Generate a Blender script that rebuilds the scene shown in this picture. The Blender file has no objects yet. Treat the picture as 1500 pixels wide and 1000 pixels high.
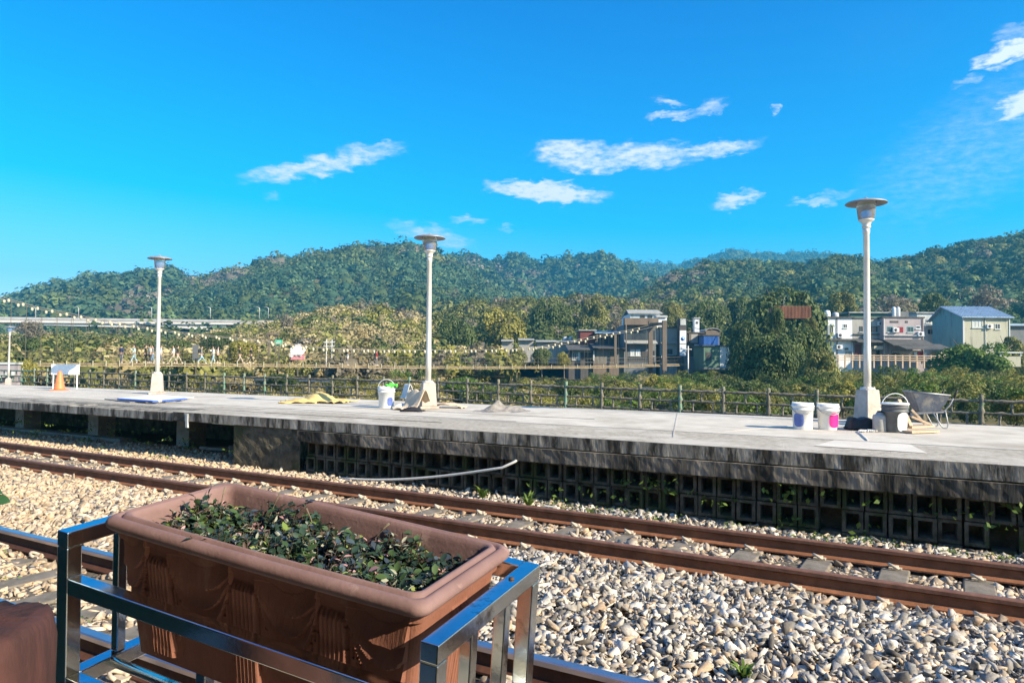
import bpy, bmesh, math, random
import numpy as np
from mathutils import Vector, Matrix
PI = math.pi
random.seed(7); RNG = np.random.default_rng(11)
scene = bpy.context.scene
COL = scene.collection

# ------------------------------------------------------------------ camera
PITCH, ROLL, FPX, CZ = 0.029, 0.007, 1083.0, 1.75
cam_d = bpy.data.cameras.new('camera'); cam = bpy.data.objects.new('camera', cam_d); COL.objects.link(cam)
cam_d.sensor_width = 36.0; cam_d.lens = FPX / 1500 * 36.0
cam_d.clip_start = 0.05; cam_d.clip_end = 6000
cam.matrix_world = Matrix.Translation((0, 0, CZ)) @ Matrix.Rotation(PI/2 + PITCH, 4, 'X') @ Matrix.Rotation(ROLL, 4, 'Z')
scene.camera = cam
scene.view_settings.view_transform = 'Standard'; scene.view_settings.look = 'None'
scene.view_settings.exposure = 1.15; scene.view_settings.gamma = 1.0

# ------------------------------------------------------------------ sun and sky
SUN_AZ, SUN_EL = math.radians(125), math.radians(29)
sun_d = bpy.data.lights.new('sun', 'SUN'); sun_d.energy = 5.0; sun_d.angle = math.radians(0.5); sun_d.color = (1.0, 0.87, 0.64)
sun = bpy.data.objects.new('sun', sun_d); COL.objects.link(sun)
sv = Vector((math.sin(SUN_AZ)*math.cos(SUN_EL), math.cos(SUN_AZ)*math.cos(SUN_EL), math.sin(SUN_EL)))
sun.rotation_euler = sv.to_track_quat('Z', 'Y').to_euler()

_cr, _sr = math.cos(ROLL), math.sin(ROLL); _cp, _sp = math.cos(PITCH), math.sin(PITCH)
def ray(px, py):
    a, b = px - 750, py - 500
    x, y = a*_cr + b*_sr, -a*_sr + b*_cr
    return Vector((x/FPX, _cp + y/FPX*_sp, _sp - y/FPX*_cp))
def gp(px, py, z=0.0):            # point of the photo standing on the level z
    d = ray(px, py); k = (z - CZ) / d.z
    return Vector((d.x*k, d.y*k, z))
def at(px, py, dep):              # point of the photo at a distance straight ahead
    d = ray(px, py); k = dep / d.y
    return Vector((d.x*k, dep, CZ + d.z*k))

world = bpy.data.worlds.new('World'); scene.world = world; world.use_nodes = True
nt = world.node_tree; N = nt.nodes; L = nt.links
N.clear()
def nd(tree, typ, **kw):
    n = tree.nodes.new(typ)
    for k, v in kw.items(): setattr(n, k, v)
    return n
def mth(tree, op, a, b=None, c=None, clamp=False):
    n = tree.nodes.new('ShaderNodeMath'); n.operation = op; n.use_clamp = clamp
    for i, v in enumerate((a, b, c)):
        if v is None: continue
        if isinstance(v, (int, float)): n.inputs[i].default_value = v
        else: tree.links.new(v, n.inputs[i])
    return n.outputs[0]
sky = nd(nt, 'ShaderNodeTexSky', sky_type='NISHITA'); sky.sun_disc = False
sky.sun_elevation = SUN_EL; sky.sun_rotation = SUN_AZ; sky.altitude = 200; sky.air_density = 1.0; sky.dust_density = 0.3; sky.ozone_density = 3.0
hs = nd(nt, 'ShaderNodeHueSaturation'); hs.inputs['Saturation'].default_value = 1.35; hs.inputs['Value'].default_value = 1.0; hs.inputs['Hue'].default_value = 0.487
L.new(sky.outputs[0], hs.inputs['Color'])
vm = nd(nt, 'ShaderNodeVectorMath', operation='MULTIPLY_ADD'); L.new(hs.outputs[0], vm.inputs[0]); vm.inputs[1].default_value = (1.05, 1.0, 1.05); vm.inputs[2].default_value = (-1.15, -.50, 0)
vx = nd(nt, 'ShaderNodeVectorMath', operation='MAXIMUM'); L.new(vm.outputs[0], vx.inputs[0]); vx.inputs[1].default_value = (0, 0, 0)
bg = nd(nt, 'ShaderNodeBackground'); bg.inputs['Strength'].default_value = 0.11
tc = nd(nt, 'ShaderNodeTexCoord'); sep = nd(nt, 'ShaderNodeSeparateXYZ'); L.new(tc.outputs['Generated'], sep.inputs[0])
az = mth(nt, 'ARCTAN2', sep.outputs[0], sep.outputs[1]); el = mth(nt, 'ARCSINE', sep.outputs[2])
cmb = nd(nt, 'ShaderNodeCombineXYZ'); L.new(az, cmb.inputs[0]); L.new(mth(nt, 'MULTIPLY', el, 2.6), cmb.inputs[1])
def noise(tree, vec, scale, detail=4, rough=.55):
    n = tree.nodes.new('ShaderNodeTexNoise'); n.inputs['Scale'].default_value = scale; n.inputs['Detail'].default_value = detail; n.inputs['Roughness'].default_value = rough
    if vec is not None: tree.links.new(vec, n.inputs['Vector'])
    return n
w1 = noise(nt, cmb.outputs[0], 26, 5, .6)
waz = mth(nt, 'ADD', az, mth(nt, 'MULTIPLY', mth(nt, 'SUBTRACT', w1.outputs[0], .5), .055))
w2n = noise(nt, cmb.outputs[0], 34, 5, .6); w2n.inputs['Distortion'].default_value = .4
wel = mth(nt, 'ADD', el, mth(nt, 'MULTIPLY', mth(nt, 'SUBTRACT', w2n.outputs[0], .5), .035))
CLOUDS = [  # photo centre, half sizes, tilt (deg, up to the right), density
    (470,243,125,16,14,.75),(545,218,60,9,6,.5),(835,222,62,19,0,.85),(870,240,75,14,0,.75),(945,228,85,20,-2,.8),(1050,218,72,13,3,.7),
    (800,281,95,17,-5,1.15),(750,276,40,10,0,.8),(1078,292,38,14,12,.9),(1190,296,36,8,0,.6),(1228,284,34,8,0,.35),
    (985,169,44,6,0,.6),(980,150,24,6,-4,.5),(1042,158,32,11,14,.5),(1133,160,9,5,0,.6),
    (1480,77,58,19,2,1.2),(1495,155,38,24,10,1.1),(1412,120,26,9,20,.4),(1488,48,34,12,0,.35),
    (685,322,34,8,0,.5),(742,333,16,4,0,.3),(635,346,70,15,-12,.55),(398,288,18,8,0,.3),(1440,215,300,95,28,.26),(1300,60,120,60,0,.05)]
tot = None
for (cx, cy, hw, hh, tilt, dens) in CLOUDS:
    d = ray(cx, cy); a0 = math.atan2(d.x, d.y); e0 = math.atan2(d.z, math.hypot(d.x, d.y))
    d2 = ray(cx + hw, cy); ra = abs(math.atan2(d2.x, d2.y) - a0); re = hh / FPX * math.cos(a0)
    ca, sa = math.cos(math.radians(tilt)), math.sin(math.radians(tilt))
    u = mth(nt, 'SUBTRACT', waz, a0); v = mth(nt, 'SUBTRACT', wel, e0)
    uu = mth(nt, 'MULTIPLY_ADD', u, ca/ra, mth(nt, 'MULTIPLY', v, sa/ra))
    vv = mth(nt, 'MULTIPLY_ADD', v, ca/re, mth(nt, 'MULTIPLY', u, -sa/re))
    r2 = mth(nt, 'ADD', mth(nt, 'MULTIPLY', uu, uu), mth(nt, 'MULTIPLY', vv, vv))
    m = mth(nt, 'MULTIPLY', mth(nt, 'SUBTRACT', 1.15, r2, clamp=True), dens)
    tot = m if tot is None else mth(nt, 'MAXIMUM', tot, m)
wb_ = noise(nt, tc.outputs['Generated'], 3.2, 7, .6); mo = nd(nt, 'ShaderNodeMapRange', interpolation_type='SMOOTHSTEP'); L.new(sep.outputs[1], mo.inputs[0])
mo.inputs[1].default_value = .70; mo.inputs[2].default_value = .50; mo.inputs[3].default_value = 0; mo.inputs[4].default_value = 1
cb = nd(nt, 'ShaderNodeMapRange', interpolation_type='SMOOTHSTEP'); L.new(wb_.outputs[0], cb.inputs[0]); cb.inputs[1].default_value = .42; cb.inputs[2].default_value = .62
broken = mth(nt, 'MULTIPLY', mo.outputs[0], cb.outputs[0])      # unseen broken cloud, added out of view to whiten the blue fill
w3 = noise(nt, cmb.outputs[0], 60, 6, .62)
dn = mth(nt, 'MULTIPLY', tot, mth(nt, 'MULTIPLY_ADD', w3.outputs[0], 2.4, -.35))
rmp = nd(nt, 'ShaderNodeMapRange', interpolation_type='SMOOTHSTEP'); L.new(dn, rmp.inputs[0])
rmp.inputs[1].default_value = .0; rmp.inputs[2].default_value = 1.0; rmp.inputs[3].default_value = 0; rmp.inputs[4].default_value = .93
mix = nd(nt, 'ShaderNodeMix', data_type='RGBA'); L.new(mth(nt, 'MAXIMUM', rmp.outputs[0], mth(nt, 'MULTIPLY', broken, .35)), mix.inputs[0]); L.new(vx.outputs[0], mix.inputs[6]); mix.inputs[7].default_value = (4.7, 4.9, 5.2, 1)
L.new(mix.outputs[2], bg.inputs[0]); out = nd(nt, 'ShaderNodeOutputWorld'); L.new(bg.outputs[0], out.inputs[0])

# ------------------------------------------------------------------ materials
def mat(name, c1, c2=None, scale=5, rough=.8, bump=0, metal=0, c3=None, s3=1.0, t3=(.55,.7), spec=.4, bscale=None, stretch=None, trans=0, space='Object', detail=6, wet=None, alpha=None):
    m = bpy.data.materials.new(name); m.use_nodes = True; t = m.node_tree
    b = t.nodes['Principled BSDF']; b.inputs['Roughness'].default_value = rough; b.inputs['Metallic'].default_value = metal
    b.inputs['Specular IOR Level'].default_value = spec
    tcn = t.nodes.new('ShaderNodeTexCoord'); vec = tcn.outputs[space]
    if stretch:
        mp = t.nodes.new('ShaderNodeMapping'); mp.inputs['Scale'].default_value = stretch; t.links.new(vec, mp.inputs[0]); vec = mp.outputs[0]
    col = None
    if c2 is not None:
        n = noise(t, vec, scale, detail, .62); r = t.nodes.new('ShaderNodeValToRGB')
        r.color_ramp.elements[0].position = .32; r.color_ramp.elements[1].position = .68
        r.color_ramp.elements[0].color = (*c1, 1); r.color_ramp.elements[1].color = (*c2, 1)
        t.links.new(n.outputs[0], r.inputs[0]); col = r.outputs[0]
    if c3 is not None:
        n3 = noise(t, vec, s3, 7, .65); mr = t.nodes.new('ShaderNodeMapRange'); mr.inputs[1].default_value = t3[0]; mr.inputs[2].default_value = t3[1]
        t.links.new(n3.outputs[0], mr.inputs[0]); mx = t.nodes.new('ShaderNodeMix'); mx.data_type = 'RGBA'; t.links.new(mr.outputs[0], mx.inputs[0])
        if col is not None: t.links.new(col, mx.inputs[6])
        else: mx.inputs[6].default_value = (*c1, 1)
        mx.inputs[7].default_value = (*c3, 1); col = mx.outputs[2]
    if col is not None: t.links.new(col, b.inputs['Base Color'])
    else: b.inputs['Base Color'].default_value = (*c1, 1)
    if bump:
        nb = noise(t, vec, bscale or scale*3, 8, .6); bp = t.nodes.new('ShaderNodeBump'); bp.inputs['Strength'].default_value = bump; bp.inputs['Distance'].default_value = .02
        t.links.new(nb.outputs[0], bp.inputs['Height']); t.links.new(bp.outputs[0], b.inputs['Normal'])
    if trans: b.inputs['Transmission Weight'].default_value = trans
    return m
def colmat(name, rough=.75, transl=.25, bump=0, bs=40, vary=None):   # base colour from the mesh's own colour attribute
    m = bpy.data.materials.new(name); m.use_nodes = True; t = m.node_tree; b = t.nodes['Principled BSDF']
    b.inputs['Roughness'].default_value = rough; b.inputs['Specular IOR Level'].default_value = .3
    a = t.nodes.new('ShaderNodeAttribute'); a.attribute_name = 'Col'; c = a.outputs[0]
    if vary:
        tcn = t.nodes.new('ShaderNodeTexCoord'); n = noise(t, tcn.outputs['Object'], vary, 5, .7)
        mr = t.nodes.new('ShaderNodeMapRange'); mr.inputs[3].default_value = .62; mr.inputs[4].default_value = 1.38; mr.inputs[1].default_value = .3; mr.inputs[2].default_value = .7
        t.links.new(n.outputs[0], mr.inputs[0]); vm = t.nodes.new('ShaderNodeVectorMath'); vm.operation = 'SCALE'
        t.links.new(c, vm.inputs[0]); t.links.new(mr.outputs[0], vm.inputs[3]); c = vm.outputs[0]
    t.links.new(c, b.inputs['Base Color'])
    if bump:
        tcn = t.nodes.new('ShaderNodeTexCoord'); nb = noise(t, tcn.outputs['Object'], bs, 5, .6); bp = t.nodes.new('ShaderNodeBump'); bp.inputs['Strength'].default_value = bump; bp.inputs['Distance'].default_value = .005
        t.links.new(nb.outputs[0], bp.inputs['Height']); t.links.new(bp.outputs[0], b.inputs['Normal'])
    if transl:
        tr = t.nodes.new('ShaderNodeBsdfTranslucent'); t.links.new(c, tr.inputs[0]); ms = t.nodes.new('ShaderNodeMixShader'); ms.inputs[0].default_value = transl
        t.links.new(b.outputs[0], ms.inputs[1]); t.links.new(tr.outputs[0], ms.inputs[2]); t.links.new(ms.outputs[0], t.nodes['Material Output'].inputs[0])
    return m
M = {}
M['leaf'] = colmat('leaf', .6, .3)
M['canopy'] = colmat('canopy', .8, .2)
M['stone'] = colmat('stone', .85, 0, .35, 60, vary=34)
M['soil'] = mat('soil', (.10,.075,.05), (.2,.16,.11), 3, .95, .5)
M['slope'] = mat('slope', (.05,.06,.025), (.16,.13,.06), .25, .95, .4)
M['gravel_bed'] = mat('gravel_bed', (.05,.042,.032), (.20,.165,.12), 22, .95, 1.0, bscale=30, c3=(.07,.07,.06), s3=.8, t3=(.55,.75))
M['rail_rust_shade'] = mat('rail_rust_shade', (.045,.018,.011), (.10,.038,.02), 9, .75, .25)  # dark rust, with the shade under the rail head put into the colour
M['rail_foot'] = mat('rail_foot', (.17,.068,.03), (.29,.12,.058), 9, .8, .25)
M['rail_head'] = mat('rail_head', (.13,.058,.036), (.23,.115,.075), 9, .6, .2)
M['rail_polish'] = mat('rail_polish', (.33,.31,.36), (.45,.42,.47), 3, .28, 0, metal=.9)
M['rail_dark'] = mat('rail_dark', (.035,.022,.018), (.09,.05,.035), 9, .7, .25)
M['sleeper'] = mat('sleeper', (.12,.105,.08), (.23,.20,.165), 6, .9, .4, c3=(.13,.09,.06), s3=2.5)
M['clip'] = mat('clip', (.42,.36,.28), (.58,.50,.40), 20, .6, .2)
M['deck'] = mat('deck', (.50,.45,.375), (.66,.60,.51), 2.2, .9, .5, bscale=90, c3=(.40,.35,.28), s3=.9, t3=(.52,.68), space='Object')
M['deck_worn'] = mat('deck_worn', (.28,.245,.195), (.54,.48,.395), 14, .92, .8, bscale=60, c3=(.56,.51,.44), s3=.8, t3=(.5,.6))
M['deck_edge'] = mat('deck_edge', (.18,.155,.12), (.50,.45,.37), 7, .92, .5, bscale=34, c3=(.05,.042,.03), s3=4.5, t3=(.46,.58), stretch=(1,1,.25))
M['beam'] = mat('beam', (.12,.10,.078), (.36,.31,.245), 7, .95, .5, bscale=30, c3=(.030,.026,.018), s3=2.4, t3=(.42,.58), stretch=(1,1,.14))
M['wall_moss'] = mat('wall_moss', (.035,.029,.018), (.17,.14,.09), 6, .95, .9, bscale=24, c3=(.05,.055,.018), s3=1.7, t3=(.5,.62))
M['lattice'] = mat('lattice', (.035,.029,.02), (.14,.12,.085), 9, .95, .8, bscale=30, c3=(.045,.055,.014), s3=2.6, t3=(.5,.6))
M['pillar'] = mat('pillar', (.22,.21,.18), (.38,.36,.32), 4, .9, .5)
M['patch'] = mat('patch', (.56,.51,.44), (.66,.61,.53), 3, .85, .2)
M['line'] = mat('line', (.55,.53,.49), (.45,.42,.38), 7, .8, 0, c3=(.36,.34,.31), s3=5, t3=(.5,.6))
M['lamp_steel'] = mat('lamp_steel', (.60,.57,.52), (.74,.71,.65), 4, .45, .05, metal=.25, c3=(.42,.36,.30), s3=3, t3=(.6,.75))
M['lamp_hat'] = mat('lamp_hat', (.24,.26,.29), (.36,.38,.41), 6, .5, 0, metal=.3)
M['lamp_base'] = mat('lamp_base', (.40,.345,.30), (.55,.50,.45), 5, .9, .5, c3=(.27,.17,.12), s3=3, t3=(.55,.7))
M['fence_bark'] = mat('fence_bark', (.10,.085,.06), (.26,.23,.17), 9, .85, .6, c3=(.08,.22,.12), s3=3.2, t3=(.53,.6))
M['fence_rail'] = mat('fence_rail', (.09,.075,.055), (.30,.26,.20), 8, .85, .6)
M['fence_green'] = mat('fence_green', (.12,.24,.15), (.24,.36,.25), 5, .7, .3, c3=(.22,.20,.15), s3=5, t3=(.45,.55))
M['terracotta'] = mat('terracotta', (.18,.070,.045), (.27,.115,.075), 5, .88, .25, bscale=90, c3=(.40,.25,.18), s3=5, t3=(.56,.78), stretch=(1,1,.35))
M['rim'] = mat('rim', (.16,.092,.086), (.24,.148,.138), 5, .75, .12, bscale=70, c3=(.40,.27,.24), s3=9, t3=(.6,.75))
M['steel'] = mat('steel', (.62,.64,.62), (.76,.78,.76), 12, .15, .06, metal=1.0, bscale=8, c3=(.20,.17,.13), s3=12, t3=(.6,.72))
M['potting'] = mat('potting', (.02,.015,.01), (.06,.045,.03), 25, .95, .8)
M['stump'] = mat('stump', (.03,.012,.011), (.075,.028,.024), 16, .85, .5, bscale=20, stretch=(1,1,.3))
M['black'] = mat('black', (.015,.015,.017), (.03,.03,.032), 8, .6, .2)
M['white_plastic'] = mat('white_plastic', (.70,.70,.68), (.80,.80,.78), 5, .4, 0, c3=(.52,.50,.46), s3=7, t3=(.58,.7))
M['magenta'] = mat('magenta', (.70,.02,.22), (.78,.03,.27), 5, .45, 0)
M['blue_ink'] = mat('blue_ink', (.08,.12,.35), (.14,.2,.5), 9, .5)
M['green_cloth'] = mat('green_cloth', (.08,.62,.06), (.12,.75,.08), 9, .8)
M['dark_bucket'] = mat('dark_bucket', (.07,.075,.08), (.14,.145,.15), 7, .5, .1)
M['grey_can'] = mat('grey_can', (.32,.31,.29), (.45,.44,.42), 8, .6, .2)
M['tarp'] = mat('tarp', (.62,.44,.16), (.72,.54,.22), 7, .7, .3)
M['sack'] = mat('sack', (.50,.38,.26), (.66,.55,.42), 9, .85, .4)
M['sack_white'] = mat('sack_white', (.62,.61,.58), (.76,.75,.72), 9, .85, .4)
M['cement'] = mat('cement', (.17,.155,.14), (.34,.31,.28), 12, .95, 1.0, bscale=30)
M['orange'] = mat('orange', (.75,.18,.06), (.82,.24,.10), 5, .5)
M['board_white'] = mat('board_white', (.78,.78,.76), (.84,.84,.82), 3, .5)
M['board_blue'] = mat('board_blue', (.06,.12,.42), (.09,.17,.52), 3, .5)
M['barrow'] = mat('barrow', (.07,.085,.12), (.14,.16,.20), 6, .5, .2, metal=.3, c3=(.26,.25,.23), s3=5, t3=(.5,.65))
M['barrow_in'] = mat('barrow_in', (.50,.48,.46), (.62,.60,.57), 8, .8, .4)
M['tube_grey'] = mat('tube_grey', (.30,.30,.31), (.42,.42,.43), 8, .45, .1, metal=.5)
M['timber'] = mat('timber', (.46,.32,.21), (.62,.48,.34), 12, .8, .4, stretch=(1,8,1))
M['pipe'] = mat('pipe', (.55,.55,.53), (.68,.68,.66), 10, .5, .1)
M['viaduct'] = mat('viaduct', (.66,.59,.53), (.76,.70,.64), .3, .9)
M['viaduct_rail'] = mat('viaduct_rail', (.42,.39,.37), (.55,.52,.50), .5, .9)
M['bridge_wood'] = mat('bridge_wood', (.20,.15,.09), (.36,.28,.17), 2, .9, .3)
M['bridge_steel'] = mat('bridge_steel', (.10,.085,.055), (.19,.16,.11), 3, .7)
M['cable'] = mat('cable', (.16,.14,.12), (.28,.25,.21), 3, .6)
M['lantern'] = mat('lantern', (.50,.45,.30), (.62,.57,.42), 5, .7)
M['lantern_cap'] = mat('lantern_cap', (.55,.36,.12), (.65,.45,.18), 5, .7)
M['trunk'] = mat('trunk', (.10,.075,.05), (.22,.18,.13), 4, .9, .6)
M['glass_dark'] = mat('glass_dark', (.02,.025,.03), (.05,.06,.07), 1, .15, spec=.6)
M['frost'] = mat('frost', (.70,.70,.68), (.80,.80,.78), 4, .12, trans=.8)
def hm(n, c, v=.8, sc=.8, rough=.9, c3=None, **k):
    M[n] = mat(n, tuple(x*v for x in c), c, sc, rough, .4, c3=c3 or tuple(x*.45 for x in c), s3=1.3, t3=(.52,.72), stretch=(1,1,.28), **k)
hm('h_white', (.74,.76,.78), .85, c3=(.42,.43,.44)); hm('h_grey', (.42,.40,.37), .6, c3=(.18,.17,.16)); hm('h_mauve', (.42,.36,.37), .75, c3=(.22,.2,.2))
hm('h_dark', (.12,.11,.105), .5); hm('h_teal', (.16,.33,.35), .8); hm('h_cream', (.46,.44,.34), .8); hm('h_brown', (.22,.17,.13), .6); hm('h_red', (.22,.07,.06), .6)
hm('h_slate', (.20,.21,.22), .6); hm('h_green', (.14,.22,.16), .7); hm('h_pale', (.58,.60,.58), .8); hm('roof_blue', (.30,.41,.54), .85, rough=.45); hm('roof_grey', (.40,.40,.38), .7)
hm('roof_dark', (.11,.105,.10), .6); hm('rust_sheet', (.33,.15,.09), .45, 2.5); hm('blue_sheet', (.08,.22,.60), .7); hm('red_door', (.25,.03,.04), .8); hm('w_frame', (.12,.30,.32), .8)
hm('sign_white', (.80,.80,.80), .95); hm('sign_blue', (.03,.25,.75), .9); hm('sign_green', (.04,.50,.28), .9); hm('flower_white', (.85,.83,.82), .95); hm('flower_pink', (.75,.30,.33), .9)
hm('water_tank', (.62,.63,.64), .9, rough=.3)

# ------------------------------------------------------------------ helpers
def tag(o, label=None, cat=None, group=None, kind=None):
    if label: o['label'] = label
    if cat: o['category'] = cat
    if group: o['group'] = group
    if kind: o['kind'] = kind
    return o
def empty(name, loc=(0,0,0), rz=0, label=None, cat=None, group=None):
    o = bpy.data.objects.new(name, None); COL.objects.link(o); o.location = loc; o.rotation_euler = (0,0,rz); o.empty_display_size = .2
    return tag(o, label, cat, group)
class MB:
    def __init__(s): s.v = []; s.f = []; s.mi = []; s.cur = 0; s.sm = []
    def add(s, vs, fs, M4=None, smooth=False):
        o = len(s.v)
        for v in vs:
            v = Vector(v); s.v.append(tuple(M4 @ v if M4 is not None else v))
        for f in fs: s.f.append(tuple(i+o for i in f)); s.mi.append(s.cur); s.sm.append(smooth)
        return s
    def box(s, x0, x1, y0, y1, z0, z1, M4=None, taper=1.0):
        cx, cy = (x0+x1)/2, (y0+y1)/2; t = taper
        vs = [(x0,y0,z0),(x1,y0,z0),(x1,y1,z0),(x0,y1,z0)] + [(cx+(x-cx)*t, cy+(y-cy)*t, z1) for x,y in ((x0,y0),(x1,y0),(x1,y1),(x0,y1))]
        return s.add(vs, [(3,2,1,0),(4,5,6,7),(0,1,5,4),(1,2,6,5),(2,3,7,6),(3,0,4,7)], M4)
    def lathe(s, prof, n=20, M4=None, cap=True, smooth=True):
        vs = []; fs = []
        for r, z in prof:
            for i in range(n): a = 2*PI*i/n; vs.append((r*math.cos(a), r*math.sin(a), z))
        for j in range(len(prof)-1):
            for i in range(n): k = (i+1)%n; fs.append((j*n+i, j*n+k, (j+1)*n+k, (j+1)*n+i))
        if cap: fs.append(tuple(range(n))[::-1]); fs.append(tuple((len(prof)-1)*n+i for i in range(n)))
        return s.add(vs, fs, M4, smooth)
    def tube(s, pts, r, n=8, cap=True, rv=None):
        P = [Vector(p) for p in pts]; vs = []; fs = []; up = None
        for i, p in enumerate(P):
            d = (P[min(i+1,len(P)-1)] - P[max(i-1,0)]).normalized()
            if up is None: up = Vector((0,0,1)) if abs(d.z) < .9 else Vector((1,0,0))
            a = d.cross(up).normalized(); b = a.cross(d).normalized(); up = b
            rr = rv[i] if rv else r
            for k in range(n): t = 2*PI*k/n; vs.append(p + a*rr*math.cos(t) + b*rr*math.sin(t))
        for j in range(len(P)-1):
            for k in range(n): q = (k+1)%n; fs.append((j*n+k, j*n+q, (j+1)*n+q, (j+1)*n+k))
        if cap: fs.append(tuple(range(n))[::-1]); fs.append(tuple((len(P)-1)*n+k for k in range(n)))
        return s.add(vs, fs, None, True)
    def bar(s, a, b, w, h):              # rectangular bar from a to b, height along z
        a, b = Vector(a), Vector(b); d = (b-a); ln = d.length; d.normalize(); up = Vector((0,0,1)) if abs(d.z) < .95 else Vector((0,1,0))
        sd = d.cross(up).normalized(); u = sd.cross(d).normalized()
        vs = [p + sd*x*w/2 + u*z*h/2 for p in (a,b) for x,z in ((-1,-1),(1,-1),(1,1),(-1,1))]
        return s.add(vs, [(0,1,2,3),(7,6,5,4),(0,4,5,1),(1,5,6,2),(2,6,7,3),(3,7,4,0)])
    def build(s, name, m, parent=None, bevel=0, loc=None, smooth=None):
        me = bpy.data.meshes.new(name); me.from_pydata(s.v, [], s.f)
        ms = m if isinstance(m, (list, tuple)) else [m]
        for x in ms: me.materials.append(M[x] if isinstance(x, str) else x)
        me.polygons.foreach_set('material_index', s.mi)
        me.polygons.foreach_set('use_smooth', [smooth if smooth is not None else q for q in s.sm]); me.update()
        bm = bmesh.new(); bm.from_mesh(me); bmesh.ops.recalc_face_normals(bm, faces=bm.faces); bm.to_mesh(me); bm.free()
        o = bpy.data.objects.new(name, me); COL.objects.link(o)
        if parent: o.parent = parent
        if loc is not None: o.location = loc
        if bevel: b = o.modifiers.new('bevel', 'BEVEL'); b.width = bevel; b.segments = 2; b.limit_method = 'ANGLE'
        return o
def np_mesh(name, V, F, m, col=None, parent=None, smooth=False):
    me = bpy.data.meshes.new(name); n = F.shape[1]; V = np.ascontiguousarray(V, dtype=np.float32); F = np.ascontiguousarray(F, dtype=np.int32)
    me.vertices.add(len(V)); me.vertices.foreach_set('co', V.ravel()); me.loops.add(F.size); me.loops.foreach_set('vertex_index', F.ravel())
    me.polygons.add(len(F)); me.polygons.foreach_set('loop_start', np.arange(0, F.size, n, dtype=np.int32))
    if smooth: me.polygons.foreach_set('use_smooth', np.ones(len(F), bool))
    me.update(calc_edges=True)
    if col is not None:
        a = me.color_attributes.new('Col', 'FLOAT_COLOR', 'POINT'); c = np.ones((len(V),4), np.float32); c[:,:3] = col; a.data.foreach_set('color', c.ravel())
    me.materials.append(M[m]); o = bpy.data.objects.new(name, me); COL.objects.link(o)
    if parent: o.parent = parent
    return o
def copy_tree(o, parent=None):
    c = o.copy(); COL.objects.link(c)
    if parent: c.parent = parent
    for ch in list(o.children): copy_tree(ch, c)
    return c
# track frame: D = distance from the camera across the tracks, t = distance along them (to the left of the photo)
AL = 1.031; NX, NY = math.cos(AL), math.sin(AL)
def tw(D, t, z=0.0): return Vector((D*NX - t*NY, D*NY + t*NX, z))
TROT = Matrix(((NX, -NY, 0, 0), (NY, NX, 0, 0), (0,0,1,0), (0,0,0,1)))     # local x = D, local y = t
TANG = AL

# ------------------------------------------------------------------ ground, river gorge, opposite bank
def fbm(x, y, seed=0, oct=4, f=1.0):
    r = np.zeros_like(x, dtype=float); rg = np.random.default_rng(seed); a = 1.0
    for o in range(oct):
        for k in range(3):
            th = rg.uniform(0, 2*PI); ph = rg.uniform(0, 2*PI); r += a*np.sin((x*math.cos(th)+y*math.sin(th))*f*rg.uniform(.7,1.3)+ph)/3
        a *= .5; f *= 2.05
    return r
def terrain_z(D, t):
    z = np.interp(D, [-60, 26.6, 29, 36, 50, 78, 95, 108, 140, 200, 3000], [0, 0, -.5, -4.5, -7.5, -8.5, -4, -1.2, -.5, 0, 0])
    return z + np.clip((D-28)/20, 0, 1)*.6*fbm(D, t, 3, 3, .12)
Ds = np.concatenate([[-40,-15,-5], np.linspace(0, 26, 14), np.linspace(26.6, 60, 30), np.linspace(62, 220, 50), [260, 400, 700, 1200, 2500]])
ts = np.concatenate([[-2500,-1200,-600,-300], np.linspace(-200, 300, 120), [400, 700, 1300, 2500]])
DD, TT = np.meshgrid(Ds, ts, indexing='ij'); ZZ = terrain_z(DD, TT) - .03
V = np.stack([DD*NX - TT*NY, DD*NY + TT*NX, ZZ], -1).reshape(-1, 3); nT = len(ts)
I = np.arange(len(Ds)*nT).reshape(len(Ds), nT); F = np.stack([I[:-1,:-1], I[1:,:-1], I[1:,1:], I[:-1,1:]], -1).reshape(-1, 4)
g = np_mesh('ground', V, F, 'slope'); g['kind'] = 'structure'
# ballast bed: bumpy sheet between the street side and the platform
nD, nt_ = 150, 420; DD, TT = np.meshgrid(np.linspace(.2, 9.4, nD), np.linspace(-9, 45, nt_), indexing='ij')
ZZ = -.012 + .012*RNG.random(DD.shape) + .012*fbm(DD, TT, 5, 3, 2.0)
V = np.stack([DD*NX - TT*NY, DD*NY + TT*NX, ZZ], -1).reshape(-1, 3); I = np.arange(nD*nt_).reshape(nD, nt_)
F = np.stack([I[:-1,:-1], I[1:,:-1], I[1:,1:], I[:-1,1:]], -1).reshape(-1, 4)
g = np_mesh('ballast_bed', V, F, 'gravel_bed'); g['kind'] = 'structure'
b = MB(); b.box(13.9, 26.4, -30, 70, -.02, .0, TROT); g = b.build('far_ballast_bed', 'gravel_bed'); g['kind'] = 'structure'

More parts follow.
